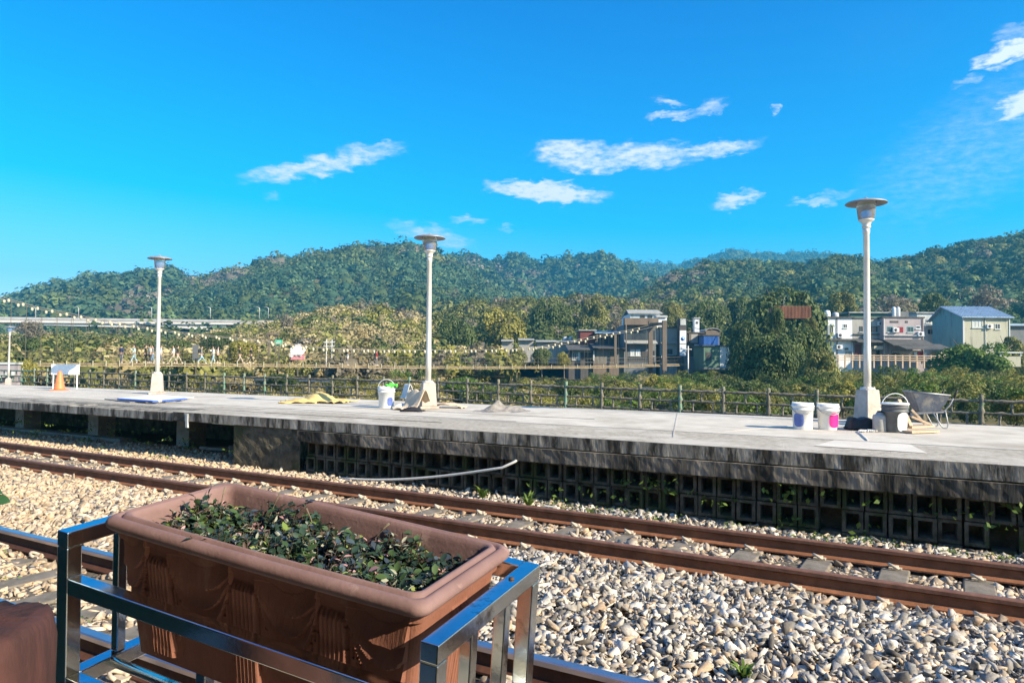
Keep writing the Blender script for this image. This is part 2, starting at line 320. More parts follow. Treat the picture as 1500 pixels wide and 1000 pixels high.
# ------------------------------------------------------------------ rails
RAIL_P = [(-.070,.0),(.070,.0),(.070,.012),(.012,.034),(.008,.095),(.036,.108),(.036,.134),(.029,.141),(-.029,.141),(-.036,.134),(-.036,.108),(-.008,.095),(-.012,.034),(-.070,.012)]
def rail(parent, D, t0, t1, mats):
    n = len(RAIL_P); b = MB(); K = 12; vs = []; fs = []
    for i in range(K+1):
        t = t0 + (t1-t0)*i/K
        for x, z in RAIL_P: vs.append(TROT @ Vector((D+x, t, z+.02)))
    for i in range(K):
        for j in range(n):
            k = (j+1)%n; b.cur = 0
            fs.append((i*n+j, i*n+k, (i+1)*n+k, (i+1)*n+j))
    b.add(vs, fs)
    for i, f in enumerate(b.f): b.mi[i] = 1 if (i % n) in (5,6,7,8,9) else 2 if (i % n) in (1,2,12,13,11) else 0  # dark slot carries painted shade below the head; head and foot lighter
    o = b.build('rail', mats, parent); return o
def clip_mesh(sd):
    c = MB(); pts = []
    for k in range(9):
        a = -PI*.2 + k*PI*1.35/8; pts.append((sd*(.03+.042*math.cos(a)), .045*math.sin(a)*1.1, .052+.014*math.sin(a*1.5)))
    c.tube(pts, .0125, 6); c.box(-.045, .045, -.05, .05, .022, .036); return c
def track(Dc, t0, t1, mats, label, n_off=0.0, clips=True):
    root = empty('railway_track', (0,0,0), 0, label, 'railway track')
    rail(root, Dc-.5335, t0, t1, mats); rail(root, Dc+.5335, t0, t1, mats)
    b = MB(); b.box(-1.0, 1.0, -.11, .11, -.10, .022); s0 = b.build('sleeper', 'sleeper', bevel=.012); k = 0; t = t0 + n_off
    if clips: c0 = [clip_mesh(-1).build('rail_clip', 'clip'), clip_mesh(1).build('rail_clip', 'clip')]
    while t < t1 and k < 98:
        s = s0 if k == 0 else s0.copy()
        if k: COL.objects.link(s)
        s.parent = root; s.location = TROT @ Vector((Dc, t, 0)); s.rotation_euler = (0,0,TANG)
        if clips:
            for gx in (-.533, .533):
                for i, sd in enumerate((-1, 1)):
                    c = c0[i] if (k == 0 and gx < 0) else c0[i].copy()
                    if not (k == 0 and gx < 0): COL.objects.link(c)
                    c.parent = s; c.location = (gx + sd*.075, 0, 0)
        t += .6; k += 1
    return root
track(6.143+.5335, -7, 42, ['rail_rust_shade','rail_head','rail_foot'], 'rusty unused-looking railway track with brown rails along the foot of the platform', .25)
track(2.493+.5335, -7, 32, ['rail_dark','rail_polish','rail_rust_shade'], 'near railway track with polished violet rail heads running behind the planter', .1)
track(17.4, -10, 46, ['rail_rust_shade','rail_head','rail_foot'], 'rusty railway track behind the platform, glimpsed between its pillars', 0, clips=False)

# ------------------------------------------------------------------ ballast stones
def ico():
    p = (1+5**.5)/2; v = np.array([(-1,p,0),(1,p,0),(-1,-p,0),(1,-p,0),(0,-1,p),(0,1,p),(0,-1,-p),(0,1,-p),(p,0,-1),(p,0,1),(-p,0,-1),(-p,0,1)],float); v /= np.linalg.norm(v[0])
    f = np.array([(0,11,5),(0,5,1),(0,1,7),(0,7,10),(0,10,11),(1,5,9),(5,11,4),(11,10,2),(10,7,6),(7,1,8),(3,9,4),(3,4,2),(3,2,6),(3,6,8),(3,8,9),(4,9,5),(2,4,11),(6,2,10),(8,6,7),(9,8,1)])
    return v, f
IV, IF = ico()
def rand_rot(n, rng, tilt=1.0):
    a = rng.uniform(0, 2*PI, n); bx = rng.normal(0, .5*tilt, n); by = rng.normal(0, .5*tilt, n)
    cz, sz = np.cos(a), np.sin(a); cx, sx = np.cos(bx), np.sin(bx); cy, sy = np.cos(by), np.sin(by)
    Z = np.zeros((n,3,3)); Z[:,0,0]=cz; Z[:,0,1]=-sz; Z[:,1,0]=sz; Z[:,1,1]=cz; Z[:,2,2]=1
    X = np.zeros((n,3,3)); X[:,0,0]=1; X[:,1,1]=cx; X[:,1,2]=-sx; X[:,2,1]=sx; X[:,2,2]=cx
    Y = np.zeros((n,3,3)); Y[:,1,1]=1; Y[:,0,0]=cy; Y[:,0,2]=sy; Y[:,2,0]=-sy; Y[:,2,2]=cy
    return X @ Y @ Z
def hull_template(rng):
    p = rng.uniform(-1, 1, (11,3)); p /= np.maximum(np.abs(p).max(1, keepdims=True), .75); p *= np.array([1.3, .80, .50])
    bm = bmesh.new()
    for q in p: bm.verts.new(q)
    bmesh.ops.convex_hull(bm, input=bm.verts[:]); bmesh.ops.delete(bm, geom=[v for v in bm.verts if not v.link_faces], context='VERTS'); bmesh.ops.triangulate(bm, faces=bm.faces[:]); bm.verts.index_update()
    v = np.array([q.co[:] for q in bm.verts]); f = np.array([[w.index for w in q.verts] for q in bm.faces]); bm.free(); return v, f
def stones(name, P, R, cols, rng):
    n = len(P); K = 12; T = [hull_template(rng) for _ in range(K)]; ti = rng.integers(0, K, n); VV = []; FF = []; CC = []; off = 0; rot = rand_rot(n, rng, 1.1)
    for k in range(K):
        m = np.where(ti == k)[0]; v, f = T[k]; base = v[None]*R[m][:,None,None]*rng.uniform(.75, 1.3, (len(m),1,3)); base = np.einsum('nij,nkj->nki', rot[m], base) + P[m][:,None,:]
        VV.append(base.reshape(-1,3)); FF.append((f[None] + (np.arange(len(m))*len(v))[:,None,None]).reshape(-1,3) + off); off += len(m)*len(v); CC.append(np.repeat(cols[m], len(v), 0))
    return np_mesh(name, np.concatenate(VV), np.concatenate(FF), 'stone', np.concatenate(CC))
def scatter_ballast():
    rng = np.random.default_rng(5); Ps = []; Rs = []
    def zone(t0, t1, D0, D1, sp, r):
        n = int((t1-t0)*(D1-D0)/sp**2); D = rng.uniform(D0, D1, n); t = rng.uniform(t0, t1, n)
        x = D*NX - t*NY; y = D*NY + t*NX
        ok = (y > 1.5) & (np.abs(x/np.maximum(y,.1)) < .78) & (y/1.5 < 60)
        return D[ok], t[ok], np.full(ok.sum(), r)
    zs = [zone(-6, 2.2, 1.0, 8.22, .0255, .0208), zone(2.2, 6.5, .9, 8.3, .0275, .0225), zone(6.5, 12, .9, 9.3, .037, .031), zone(12, 20, .9, 9.3, .048, .037), zone(20, 42, .9, 9.3, .08, .05)]
    D = np.concatenate([z[0] for z in zs]); t = np.concatenate([z[1] for z in zs]); R = np.concatenate([z[2] for z in zs]) * rng.lognormal(0, .42, sum(len(z[0]) for z in zs)); R = np.clip(R, .012, .05)
    keep = np.ones(len(D), bool); z = rng.uniform(-.012, .012, len(D))
    for Dc, off in ((6.6765, .25), (3.0265, .1)):
        for gx in (-.5335, .5335): keep &= np.abs(D-(Dc+gx)) > .07 + R*.6
        inside = np.abs(D-Dc) < .95; ph = ((t-(-7+off)+.3) % .6) - .3
        core = np.abs(D-Dc) < .46; z -= .012*(np.abs(D-Dc) < .75)
        keep &= ~(core & (np.abs(ph) < .10) & (rng.random(len(D)) < np.interp(t, [-1, 5], [.80, .45]))); keep &= ~(inside & ~core & (np.abs(ph) < .09) & (rng.random(len(D)) < .25))
        z += np.where(core, -.012, 0) + np.where(inside & ~core, .004, 0)
    z += np.exp(-((D-4.85)/.7)**2)*.05 + .012*fbm(D, t, 9, 3, 1.8)
    D, t, R, z = D[keep], t[keep], R[keep], z[keep]; n = len(D)
    x = D*NX - t*NY; y = D*NY + t*NX
    k = rng.random(n)
    pal = np.array([(.43,.395,.35),(.53,.49,.43),(.28,.26,.235),(.13,.12,.11),(.40,.32,.24),(.45,.33,.23),(.62,.58,.52)])
    pr = np.array([.20,.15,.20,.17,.12,.08,.08]); c = pal[rng.choice(7, n, p=pr)] * rng.uniform(.8, 1.15, (n,1))
    rust = np.clip((t-3.5)/7, 0, 1)*.75 + np.exp(-((D-6.68)/.55)**2)*.4 + np.exp(-((D-3.03)/.9)**2)*.35*np.clip((t+1)/3,0,1); rust = np.clip(rust, 0, .8)[:,None]
    c = c*(1-rust) + rust*np.array([(.56,.41,.26)])*rng.uniform(.65,1.25,(n,1))
    nr = np.min([np.abs(D-q) for q in (6.143,7.21,2.493,3.56)], axis=0); st = (np.exp(-(nr/.16)**2)*.75)[:,None]; c = c*(1-st) + st*np.array([(.17,.105,.065)])*rng.uniform(.7,1.4,(n,1))
    o = stones('ballast_stones', np.stack([x,y,z+R*.25],-1), R, c, rng)
    o['kind'] = 'stuff'; tag(o, 'pale grey and tan ballast stones spread between and beside the rails', 'ballast'); return n
print('stones', scatter_ballast())

# ------------------------------------------------------------------ foliage generators
LEAFQ = np.array([(-.5,0,0),(0,-.32,.0),(.5,0,0),(0,.32,.0)])
def leaf_quads(P, Nrm, S, rng, jit=.5, aspect=1.0):
    n = len(P); Nn = Nrm + rng.normal(0, jit, (n,3)); Nn /= np.linalg.norm(Nn, axis=1, keepdims=True)+1e-9
    r = rng.normal(0, 1, (n,3)); a = np.cross(Nn, r); a /= np.linalg.norm(a, axis=1, keepdims=True)+1e-9; b_ = np.cross(Nn, a)
    q = np.stack([-a*.55, -b_*.38*aspect, a*.55, b_*.38*aspect], 1) * S[:,None,None] + Nn[:,None,:]*(np.array([0,.12,0,.12])[None,:,None])*S[:,None,None]
    return (q + P[:,None,:]).reshape(-1,3), np.arange(4*n).reshape(n,4)
def sph(n, rng):
    v = rng.normal(0, 1, (n,3)); return v/np.linalg.norm(v, axis=1, keepdims=True)
def crown_template(nl, nleaf, size, rng, ax=(1,1,.75), inner=True, lob=.42, sparse=0):
    """unit crown: lobes spread through an ellipsoid, leaf faces over every lobe"""
    C = sph(nl, rng) * (rng.random((nl,1))**.45) * .72; C[:,2] = C[:,2]*.85 + .05; C *= np.array(ax); C[0] = 0
    R = rng.uniform(lob*.6, lob*1.15, nl); R[0] = lob*1.3
    k = rng.integers(0, nl, nleaf); d = sph(nleaf, rng); d[:,2] = np.where((d[:,2] < -.35) & (rng.random(nleaf) < .7), -d[:,2], d[:,2])
    P = C[k] + d*(R[k]*rng.uniform(.82, 1.1, nleaf))[:,None]*np.array([1,1,.85])
    tone = rng.uniform(0, 1, nl)[k]*.6 + rng.random(nleaf)*.4
    V, F = leaf_quads(P, d*1.0 + np.array([0,0,.35]), size*rng.uniform(.6, 1.4, nleaf), rng, .45)
    return V, F, np.repeat(tone, 4)
def blob_template(rng, s=.8, ax=(1,1,.75)):
    v = IV*rng.uniform(.75, 1.15, (12,1))*s*np.array(ax); return v, IF
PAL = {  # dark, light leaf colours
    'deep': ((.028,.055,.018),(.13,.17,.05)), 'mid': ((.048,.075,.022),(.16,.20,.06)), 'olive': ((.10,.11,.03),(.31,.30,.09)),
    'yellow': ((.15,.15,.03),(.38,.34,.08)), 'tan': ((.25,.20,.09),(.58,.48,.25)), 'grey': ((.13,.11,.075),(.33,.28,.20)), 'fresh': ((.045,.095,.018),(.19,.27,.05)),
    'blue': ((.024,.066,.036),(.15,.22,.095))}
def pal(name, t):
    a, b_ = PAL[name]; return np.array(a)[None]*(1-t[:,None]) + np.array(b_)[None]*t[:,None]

def hill(name, sky_pts, dcr, dft, yft, crown_r, palette, label, dens=1.0, nleaf=120, lsz=.24, power=1.0, rough_a=6, px0=None, px1=None, soil='slope', seed=1, gully=0.0, jitter=.42, ax=(1,1,.85), spread=1.0):
    rng = np.random.default_rng(seed)
    xs = [p[0] for p in sky_pts]; ys = [p[1] for p in sky_pts]; px0 = px0 if px0 is not None else xs[0]; px1 = px1 if px1 is not None else xs[-1]
    r_px = crown_r/dcr*FPX
    def surf(px, v):     # v: 0 foot .. 1 crest .. 2 far foot
        ysk = np.interp(px, xs, ys) + r_px*.75
        dep = np.where(v <= 1, dft + (dcr-dft)*v, dcr + (v-1)*dcr*.5); K = (px-750)/FPX
        hz = 531.4 + .007*(px-750)
        zc = CZ + (hz-ysk)/FPX*dcr; zf = CZ + (hz-yft)/FPX*dft
        vv = np.clip(v, 0, 1)
        z = zf + (zc-zf)*(vv**power); z = np.where(v > 1, zc + (zf-30-zc)*(v-1), z)
        w = np.sin(np.clip(vv, 0, 1)*PI); X = K*dep; s = 1/max(crown_r*9, 20)
        z = z + w*(zc-zf)*(.10*fbm(X, dep, seed, 3, s) - gully*np.abs(np.sin(X*s*1.3 + 1.2*np.sin(dep*s*.5) + seed)))
        return X, dep, z
    nx, nv = 90, 40; PX, VV = np.meshgrid(np.linspace(px0, px1, nx), np.linspace(0, 2, nv), indexing='ij')
    X, Y, Z = surf(PX, VV); Z = Z - crown_r*.15
    I = np.arange(nx*nv).reshape(nx, nv); F = np.stack([I[:-1,:-1], I[1:,:-1], I[1:,1:], I[:-1,1:]], -1).reshape(-1,4)
    o = np_mesh(name, np.stack([X,Y,Z],-1).reshape(-1,3), F, soil, smooth=True); o['kind'] = 'structure'
    # crowns, spread evenly over what the eye sees of the slope
    PXc = []; VVc = []
    grid = np.linspace(0, 1.0, 60)
    ysk_mean = np.mean(ys)
    # real-space density: weigh by apparent size
    n_try = 60000; px = rng.uniform(px0, px1, n_try); v = rng.random(n_try)**.9
    v = np.where(rng.random(n_try) < .05, 1 + rng.random(n_try)*.08, v)
    X, Y, Z = surf(px, v); yp = (CZ - Z)/Y*FPX
    cell = crown_r*1.12/spread; key = {}
    order = rng.permutation(n_try); sel = []
    for i in order:
        k = (int(X[i]//cell), int(Y[i]//(cell*1.5)), int(Z[i]//cell))
        if k in key: continue
        key[k] = 1; sel.append(i)
    sel = np.array(sel)
    if dens < 1: sel = sel[rng.random(len(sel)) < dens]
    P = np.stack([X[sel], Y[sel], Z[sel]], -1); n = len(sel)
    T = []
    for k in range(6):
        V1, F1, t1 = crown_template(7, nleaf, lsz, rng, ax)
        v2, f2 = blob_template(rng, .58, ax); f2q = np.concatenate([f2, f2[:,2:3]], 1)
        T.append((V1, t1, v2))
    nv1 = len(T[0][0]); ti = rng.integers(0, 6, n)
    S = crown_r*rng.lognormal(0, jitter, n); S = np.minimum(S, crown_r*2.0); ang = rng.uniform(0, 2*PI, n); ca, sa = np.cos(ang), np.sin(ang)
    names = list(palette.keys()); pw = np.array([palette[q] for q in names], float); pw /= pw.sum()
    # patches of one kind, not salt and pepper
    nz = fbm(P[:,0], P[:,1]+P[:,2]*2, seed+20, 3, 1/(crown_r*10)); u = np.clip(.5+nz*.38 + rng.normal(0,.22,n), 0, .9999)
    ki = np.searchsorted(np.cumsum(pw), u); ki = np.clip(ki, 0, len(names)-1)
    allV = []; allC = []; VT = np.stack([t[0] for t in T])[ti]; TT_ = np.stack([t[1] for t in T])[ti]; VB = np.stack([t[2] for t in T])[ti]
    def xf(A):
        x = A[...,0]*ca[:,None] - A[...,1]*sa[:,None]; y = A[...,0]*sa[:,None] + A[...,1]*ca[:,None]
        return np.stack([x, y, A[...,2]*1.0], -1)*S[:,None,None] + P[:,None,:]
    VL = xf(VT).reshape(-1,3); VI = xf(VB).reshape(-1,3)
    base = rng.uniform(-.4, .4, n)
    tl = np.clip(TT_ + base[:,None], 0, 1.2)
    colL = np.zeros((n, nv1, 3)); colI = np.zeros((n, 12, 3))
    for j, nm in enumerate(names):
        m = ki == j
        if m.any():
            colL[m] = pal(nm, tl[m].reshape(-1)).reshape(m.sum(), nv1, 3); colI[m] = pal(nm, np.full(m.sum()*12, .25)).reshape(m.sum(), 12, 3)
    FL = np.arange(n*nv1).reshape(-1,4)
    off = n*nv1; FI = np.concatenate([IF, IF[:,2:3]], 1)
    # inner lumps as triangles: separate mesh arrays merged by degenerate-free triangles
    FIall = (IF[None] + (np.arange(n)*12)[:,None,None]).reshape(-1,3)
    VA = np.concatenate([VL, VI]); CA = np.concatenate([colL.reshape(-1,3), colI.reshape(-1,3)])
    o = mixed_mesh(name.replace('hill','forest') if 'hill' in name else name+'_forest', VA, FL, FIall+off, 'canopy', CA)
    tag(o, label, 'forest', kind='stuff'); print(name, n, len(FL)); return n
def mixed_mesh(name, V, FQ, FT, m, col, parent=None):
    me = bpy.data.meshes.new(name); me.vertices.add(len(V)); me.vertices.foreach_set('co', np.ascontiguousarray(V, np.float32).ravel())
    L_ = np.concatenate([FQ.ravel(), FT.ravel()]).astype(np.int32); me.loops.add(len(L_)); me.loops.foreach_set('vertex_index', L_)
    st = np.concatenate([np.arange(0, FQ.size, 4), FQ.size + np.arange(0, FT.size, 3)]).astype(np.int32); me.polygons.add(len(st)); me.polygons.foreach_set('loop_start', st); me.update(calc_edges=True)
    a = me.color_attributes.new('Col', 'FLOAT_COLOR', 'POINT'); c = np.ones((len(V),4), np.float32); c[:,:3] = col; a.data.foreach_set('color', c.ravel())
    me.materials.append(M[m]); o = bpy.data.objects.new(name, me); COL.objects.link(o)
    if parent: o.parent = parent
    return o

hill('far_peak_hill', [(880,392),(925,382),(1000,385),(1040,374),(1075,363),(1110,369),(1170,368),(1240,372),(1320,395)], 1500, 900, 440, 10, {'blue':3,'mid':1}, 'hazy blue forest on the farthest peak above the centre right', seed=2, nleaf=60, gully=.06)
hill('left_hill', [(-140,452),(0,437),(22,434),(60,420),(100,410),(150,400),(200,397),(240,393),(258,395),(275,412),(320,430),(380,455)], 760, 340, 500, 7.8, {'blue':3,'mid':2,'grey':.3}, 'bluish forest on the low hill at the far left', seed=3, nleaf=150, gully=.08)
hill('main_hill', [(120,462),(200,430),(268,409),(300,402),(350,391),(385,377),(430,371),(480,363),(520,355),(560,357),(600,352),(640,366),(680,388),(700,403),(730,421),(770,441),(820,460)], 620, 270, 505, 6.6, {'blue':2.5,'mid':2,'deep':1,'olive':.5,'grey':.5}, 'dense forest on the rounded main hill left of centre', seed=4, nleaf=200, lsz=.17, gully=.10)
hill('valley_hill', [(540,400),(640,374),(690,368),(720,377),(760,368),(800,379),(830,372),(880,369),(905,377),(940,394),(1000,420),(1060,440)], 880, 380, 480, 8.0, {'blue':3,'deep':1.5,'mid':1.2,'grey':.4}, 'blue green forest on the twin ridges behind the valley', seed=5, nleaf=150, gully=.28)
hill('right_hill', [(850,448),(930,424),(960,406),(1000,391),(1040,377),(1100,376),(1160,379),(1240,368),(1290,376),(1330,370),(1380,359),(1420,350),(1500,337),(1620,322),(1720,320)], 430, 170, 505, 5.2, {'deep':1.6,'blue':1.2,'mid':1.5,'olive':1,'grey':.9}, 'mixed green and grey-brown forest on the long right hill', seed=6, nleaf=220, lsz=.16, gully=.10)
hill('mid_hill', [(600,478),(640,458),(690,438),(760,432),(850,428),(930,436),(1000,444),(1080,436),(1200,446),(1300,452),(1450,456),(1720,450)], 225, 140, 530, 3.0, {'deep':1,'mid':2.2,'olive':2.2,'grey':.5}, 'olive green woodland on the slope directly behind the houses', seed=7, nleaf=330, lsz=.15, jitter=.25)
hill('reed_hill', [(180,512),(240,502),(300,493),(340,485),(400,474),(450,462),(500,450),(560,448),(620,462),(680,486),(740,510)], 235, 92, 548, 2.0, {'tan':4,'olive':2,'yellow':.9,'mid':.7,'grey':1}, 'tan and olive reeds and scrub on the slope left of centre', seed=8, nleaf=260, lsz=.17, ax=(.8,.8,1.05))
hill('left_scrub_hill', [(-160,498),(0,494),(60,490),(140,492),(220,496),(300,508),(400,520)], 230, 80, 552, 2.0, {'tan':1.6,'olive':2,'mid':1.5}, 'mixed scrub below the viaduct at the far left', seed=9, nleaf=220, lsz=.18)

# ------------------------------------------------------------------ single trees
TREE = {}
def tree_mesh(kind, palette, nl, nleaf, size, ax, lob, seed, bare=False):
    rng = np.random.default_rng(seed); V, F, t = crown_template(nl, nleaf, size, rng, ax, lob=lob)
    o = np_mesh('crown', V, F, 'leaf', pal(palette, np.clip(t*1.1, 0, 1.15)))
    b = MB(); H = 2.0; pts = []; x = y = 0
    zs = [-1.9, -1.4, -.9, -.4, 0, .35]
    for z in zs: pts.append((x, y, z)); x += random.uniform(-.05,.05); y += random.uniform(-.05,.05)
    b.tube(pts, .05, 7, rv=[.085,.065,.055,.045,.032,.015])
    for k in range(9):
        a = k*2.4 + random.random(); z0 = -.8 + k*.11; r1 = random.uniform(.45,.75)
        b.tube([(0,0,z0), (r1*.45*math.cos(a), r1*.45*math.sin(a), z0+.25), (r1*math.cos(a)*ax[0], r1*math.sin(a)*ax[1], z0+.45+random.random()*.25)], .02, 5, rv=[.028,.02,.008])
    tr = b.build('trunk', 'trunk'); 
    COL.objects.unlink(o); COL.objects.unlink(tr); TREE[kind] = (o.data, tr.data); bpy.data.objects.remove(o); bpy.data.objects.remove(tr)
tree_mesh('deep', 'deep', 40, 15000, .06, (1,.9,.95), .34, 21)
tree_mesh('mid', 'mid', 34, 11000, .068, (1,.9,.8), .34, 22)
tree_mesh('olive', 'olive', 34, 11000, .068, (1,.9,.85), .34, 23)
tree_mesh('yellow', 'yellow', 30, 9000, .07, (1,.9,.8), .33, 24)
tree_mesh('fresh', 'fresh', 36, 12000, .062, (1.1,1,.62), .30, 25)
tree_mesh('grey', 'grey', 26, 2600, .07, (1,.9,.9), .30, 26)
tree_mesh('tan', 'tan', 28, 7000, .07, (1,.9,.9), .34, 27)
def tree(px0, px1, y0, y1, dep, kind, label, cat='tree', name='tree', rz=None, group=None):
    """crown spans px0..px1 and y0 (top) .. y1 (foot of the trunk or crown)"""
    c = at((px0+px1)/2, y0, dep); w = (px1-px0)/FPX*dep/2; foot = at((px0+px1)/2, y1, dep); h = (c.z-foot.z)
    r = w; hz = max(h*.62, .4) if cat == 'tree' else h*.62
    o = empty(name, (c.x, dep, c.z - hz*.98), random.uniform(0,6.28) if rz is None else rz, label, cat, group)
    cm, tm = TREE[kind]
    cr = bpy.data.objects.new('crown' if cat == 'tree' else 'foliage', cm); tk = bpy.data.objects.new('trunk' if cat == 'tree' else 'stem', tm)
    sc = (r/1.02, r/1.02, hz/1.0)
    for q in (cr, tk): COL.objects.link(q); q.parent = o; q.scale = sc
    tk.scale = (sc[0], sc[0], max(sc[2], .1)*.95)
    return o
TREES = [
 (1122,1152,438,500,85,'mid','small tree overlapping the left end of the rusty sheet shed'),
 (1170,1204,456,505,84,'olive','small olive tree overlapping the right lower corner of the rusty sheet shed'),
 (1088,1222,392,560,104,'mid','tallest tree, rising behind the rusty sheet shed'),
 (1070,1182,455,600,74,'deep','big dark green tree below the rusty sheet shed, right of the box building on stilts'),
 (1136,1224,453,592,80,'mid','broad tree whose crown covers the lower half of the rusty sheet shed'),
 (1060,1122,436,585,98,'deep','dark tree whose crown hides the right end of the green boathouse-like box building'),
 (1165,1240,494,585,66,'olive','olive tree with a wide crown below the rusty sheet shed'),
 (1362,1486,478,575,84,'fresh','spreading bright green tree in front of the blue-roofed house'),
 (690,782,428,525,150,'yellow','pale yellow-green tree standing right of the middle lamp post'),
 (636,704,452,530,142,'mid','green tree just right of the middle lamp post'),
 (768,842,420,515,172,'mid','round tree right of the pale yellow-green tree'),
 (838,905,418,510,176,'olive','olive tree above the left end of the village roofs'),
 (875,935,452,505,140,'grey','leafless grey-brown tree behind the light blue roof'),
 (1000,1072,425,510,150,'mid','green tree rising behind the white chimney'),
 (1060,1120,415,505,160,'deep','dark green tree between the chimney and the tallest tree'),
 (960,1010,432,490,165,'olive','small olive tree right behind the white gabled house'),
 (1205,1262,415,480,140,'olive','olive tree behind the roof of the white two-storey house'),
 (1275,1345,420,490,135,'grey','bare grey tree behind the rooftop water tank'),
 (1335,1400,415,490,150,'mid','green tree behind the dark rooftop box'),
 (1400,1480,405,480,160,'grey','grey-brown tree above the blue roof'),
 (15,88,476,560,98,'deep','dark green tree right of the short white lamp post at the far left'),
 (76,140,492,560,100,'mid','broad green tree above the white barrier board'),
 (120,190,486,556,104,'deep','dark green tree behind the first walkers on the left'),
 (160,230,482,540,120,'mid','green tree under the viaduct left of the left lamp post'),
 (236,292,488,540,110,'mid','green tree just right of the left lamp post'),
 (292,346,476,520,130,'deep','dark round tree under the right end of the viaduct girder'),
 (326,388,484,540,95,'yellow','yellow-green tree behind the walkers nearest the green board'),
 (395,440,450,505,170,'grey','bare tree above the green board'),
 (505,560,425,500,215,'grey','pale bare tree on the crest of the tan slope'),
 (560,625,445,500,190,'grey','bare grey tree left of the middle lamp post'),
 (480,560,460,525,150,'tan','tan leafed tree in the middle of the reed slope'),
 (20,70,462,500,175,'grey','bare tree in front of the left part of the viaduct'),
]
for i, (a, b_, y0, y1, d, k, lab) in enumerate(TREES): tree(a, b_, y0, y1, d, k, lab, group='trees beyond the river')
SHRUBS = [
 (1205,1262,545,600,46,'yellow','yellow-green shrub behind the fence just left of the right lamp post'),
 (1262,1330,538,600,50,'olive','olive shrub behind the fence just right of the right lamp post'),
 (1320,1392,535,605,48,'mid','green shrub behind the wheelbarrow'),
 (1385,1450,542,612,42,'fresh','bright green shrub right of the wheelbarrow'),
 (1440,1520,545,620,38,'mid','green shrub at the right edge behind the fence'),
 (1130,1210,552,606,44,'olive','olive shrub behind the two paint pails'),
 (1060,1140,548,602,47,'mid','dark green shrub left of the two paint pails'),
 (985,1052,545,598,52,'fresh','bright leafy shrub under the green and white box building'),
 (930,992,536,590,58,'yellow','yellow shrub at the right end of the suspension bridge'),
 (870,940,548,592,55,'olive','olive shrub below the end of the bridge deck'),
 (800,872,550,590,55,'mid','dark shrub below the bridge, left of the village'),
 (735,805,548,588,57,'olive','olive shrub behind the cement heap'),
 (640,720,540,586,60,'fresh','fresh green shrub behind the middle lamp post'),
 (560,640,544,580,62,'tan','tan shrub behind the white bucket with green cloth'),
 (470,560,546,578,64,'olive','olive shrub behind the yellow tarpaulin'),
 (385,440,540,572,66,'deep','dark green shrub under the green board'),
 (300,380,545,572,66,'tan','tan shrub behind the fence under the walkers'),
 (15,60,515,566,62,'yellow','yellow-green shrub beside the low wall at the far left'),
 (1010,1062,556,606,36,'yellow','low yellow-green shrub nearest the fence below the box building on stilts'),
 (905,955,560,602,38,'mid','low green shrub nearest the fence below the bridge end'),
 (1238,1290,566,612,33,'fresh','low bright shrub directly behind the right lamp pedestal'),
 (1095,1150,560,606,34,'olive','low olive shrub nearest the fence left of the paint pails'),
 (1400,1440,575,622,29,'deep','low dark shrub pressed against the fence right of the wheelbarrow'),
 (1455,1520,560,625,30,'yellow','low yellow-green shrub pressed against the fence at the right edge'),
 (690,740,556,596,46,'mid','small green shrub left of the cement heap behind the fence'),
 (590,640,556,590,50,'yellow','small yellow shrub just left of the middle lamp behind the fence'),
 (738,775,498,540,112,'olive','olive shrub in front of the leftmost white roofed shed'),
 (776,812,502,540,113,'mid','green shrub in front of the second white roofed shed'),
 (812,840,508,540,112,'yellow','yellow-green shrub left of the dark low house'),
 (1450,1510,478,560,92,'olive','olive shrub right of the blue-roofed house'),
 (1190,1240,525,565,85,'fresh','small green shrub at the foot of the white two-storey house'),
]
for (a, b_, y0, y1, d, k, lab) in SHRUBS: tree(a, b_, y0, y1, d, k, lab, 'shrub', 'shrub', group='shrubs beyond the fence')
